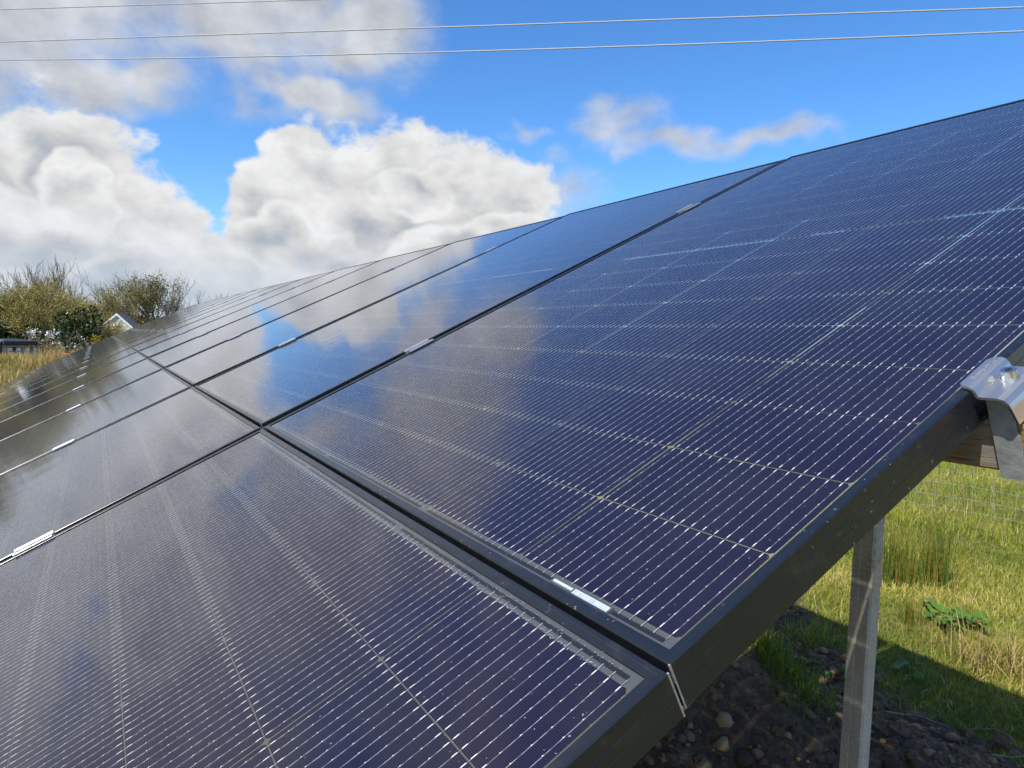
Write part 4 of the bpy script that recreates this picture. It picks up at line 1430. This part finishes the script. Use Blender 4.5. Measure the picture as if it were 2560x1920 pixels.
# the hedge goes on to the left of the picture (it mirrors in the lower panels)
for i in range(9):
    az = R_(-99.5 - i * 4.6)
    dd = 58 + random.uniform(-3, 6)
    p_ = Vector((CAM.x + math.sin(az) * dd, CAM.y + math.cos(az) * dd, 0)); p_.z = height(p_.x, p_.y)
    copy_thing(scrub[i % 3], p_, random.uniform(0, 6), (1, 1, random.uniform(0.8, 1.0)), 'leafless scrub tree in the hedge past the left picture edge, %s along it' % ORD[i])

# shed with four pale doors
sp0 = at(8, 49); sp1 = at(106, 51)
ax = (sp1 - sp0); ax.z = 0; SL = ax.length; ax.normalize()
back = Vector((-ax.y, ax.x, 0))
if back.dot(sp0 - CAM) < 0: back = -back
sz0 = min(sp0.z, sp1.z) - 0.25
SHH = ztop(50, 851, 50) - sz0
sm = Matrix(((ax.x, back.x, 0, sp0.x), (ax.y, back.y, 0, sp0.y), (0, 0, 1, sz0), (0, 0, 0, 1)))
shed = empty('garden_shed', sm)
tag(shed, 'low dark shed with four pale doors beyond the yellow grass', 'shed')


def simple(name, color, rough=0.7, nscale=8, var=0.3, metal=0.0):
    m, g = mat(name)
    co = obj_co(g)
    n_ = g.noise(co, nscale, 6, 0.62)
    c0 = tuple(c * (1 - var) for c in color); c1 = tuple(min(c * (1 + var), 0.95) for c in color)
    finish(g, principled(g, g.mixc(n_, (*c0, 1), (*c1, 1)), rough, metal, 0.3))
    M[name] = m


simple('shed_wall', (0.045, 0.045, 0.050)); simple('shed_roof', (0.030, 0.030, 0.034)); simple('shed_door', (0.60, 0.64, 0.70), 0.6, 3, 0.15); simple('red_post', (0.22, 0.06, 0.04)); simple('white_paint', (0.72, 0.76, 0.82), 0.5, 3, 0.1)
simple('whitewash', (0.62, 0.59, 0.50), 0.9, 1.6, 0.25); simple('slate', (0.13, 0.13, 0.14), 0.7, 3, 0.3); simple('brick_corner', (0.45, 0.28, 0.22), 0.9, 9, 0.5); simple('gutter', (0.36, 0.31, 0.25))
simple('red_sheet', (0.55, 0.10, 0.07), 0.7, 1.5, 0.2)
b = MB(); b.box(0.05, SL, 0.12, 1.9, 0, SHH - 0.10); b.build('wall', M['shed_wall'], shed)
b = MB()
b.loft([(-0.1, -0.15, SHH - 0.26), (-0.1, 2.1, SHH - 0.02), (-0.1, 2.1, SHH + 0.07), (-0.1, -0.15, SHH - 0.04)], [(SL + 0.2, -0.15, SHH - 0.26), (SL + 0.2, 2.1, SHH - 0.02), (SL + 0.2, 2.1, SHH + 0.07), (SL + 0.2, -0.15, SHH - 0.04)])
b.build('roof', M['shed_roof'], shed)
b = MB(); b.box(-0.05, SL + 0.15, -0.10, 0.10, SHH - 0.36, SHH - 0.30); b.build('gutter', M['gutter'], shed)
dw = (SL - 0.35) / 4
for i in range(4):
    x0 = 0.30 + i * dw
    b = MB(); b.box(x0 + 0.04, x0 + dw - 0.22, 0.06, 0.11, 0.05, SHH - 0.42); d_ = b.build('door', M['shed_door'], shed)
    b = MB(); b.box(x0 + 0.10, x0 + 0.34, 0.045, 0.058, SHH - 0.66, SHH - 0.63); b.build('door_bar', M['shed_wall'], d_)
    b = MB(); b.box(x0 + dw - 0.13, x0 + dw - 0.07, 0.02, 0.10, 0.05, SHH - 0.50); b.build('door_post', M['red_post'], shed)
b = MB(); b.box(0.02, 0.24, 0.0, 0.11, 0, SHH - 0.40); b.build('corner_pier', M['brick_corner'], shed)
b = MB(); b.box(-0.42, -0.12, 0.1, 0.5, 0, SHH - 0.1); b.box(-0.50, 0.06, 0.02, 0.6, SHH - 0.1, SHH + 0.03); b.build('white_cupboard', M['white_paint'], shed)

# whitewashed cottage gable
cp = at(292, 72)
fwd = (cp - CAM); fwd.z = 0; fwd.normalize(); side = Vector((-fwd.y, fwd.x, 0))
if side.dot(rx) < 0: side = -side
ang = R_(9)
f2 = fwd * math.cos(ang) + side * math.sin(ang); s2 = side * math.cos(ang) - fwd * math.sin(ang)
gz = cp.z - 0.2; GH = ztop(293, 786, 72) - gz; GWH = 2.55; EV = GH - 2.35
cm = Matrix(((s2.x, f2.x, 0, cp.x), (s2.y, f2.y, 0, cp.y), (0, 0, 1, gz), (0, 0, 0, 1)))
cot = empty('white_cottage', cm)
tag(cot, 'whitewashed stone cottage gable half hidden by bushes', 'cottage')
b = MB(); A = [(-GWH, 0, 0), (GWH, 0, 0), (GWH, 0, EV), (0, 0, GH), (-GWH, 0, EV)]
b.loft(A, [(x, 6.5, z) for x, y, z in A]); b.build('wall', M['whitewash'], cot)
for s_ in (-1, 1):
    b = MB()
    ra = [(0, -0.12, GH + 0.02), (s_ * (GWH + 0.15), -0.12, EV - 0.12), (s_ * (GWH + 0.15), -0.12, EV + 0.0), (0, -0.12, GH + 0.14)]
    rb = [(x, 6.7, z) for x, y, z in ra]
    b.loft(ra, rb); b.build('roof_slope', M['slate'], cot)
    b = MB(); ra = [(0, -0.16, GH - 0.10), (s_ * (GWH + 0.1), -0.16, EV - 0.22), (s_ * (GWH + 0.1), -0.16, EV - 0.02), (0, -0.16, GH + 0.10)]
    b.loft(ra, [(x, -0.125, z) for x, y, z in ra]); b.build('bargeboard', M['white_paint'], cot)
# stone courses of the gable
b_cnt = 0
rr = random.Random(4)
z = 0.15
while z < GH - 0.3:
    hh_ = rr.uniform(0.20, 0.30)
    half = GWH if z < EV else GWH * (GH - z - hh_) / (GH - EV)
    x = -half + 0.05
    while x < half - 0.25:
        w_ = min(rr.uniform(0.28, 0.55), half - x)
        sb = MB(); sb.box(x, x + w_ - 0.03, -rr.uniform(0.015, 0.06), 0.01, z, z + hh_ - 0.03)
        sb.build('stone_block', M['whitewash'], cot)
        x += w_
    z += hh_

# red sheet lying on the grass
p_ = at(158, 46); zc = ztop(150, 884, 46)
rs = MB(); nn = 10
for i in range(nn):
    for j in range(5):
        rs.v.append((-0.9 + 1.8 * i / (nn - 1), -0.5 + j * 0.25, 0.16 * math.sin(math.pi * i / (nn - 1)) + 0.05 * math.sin(i * 2.1 + j * 1.7)))
for i in range(nn - 1):
    for j in range(4):
        a_ = i * 5 + j; rs.f.append((a_, a_ + 5, a_ + 6, a_ + 1)); rs.mi.append(0)
o = rs.build('red_tarpaulin', M['red_sheet']); o.location = (p_.x, p_.y, max(p_.z + 0.1, zc - 0.15)); o.rotation_euler = (0, 0, R_(86))
md = o.modifiers.new('thick', 'SOLIDIFY'); md.thickness = 0.03
tag(o, 'red sheet lying on the grass by the array end', 'tarpaulin')
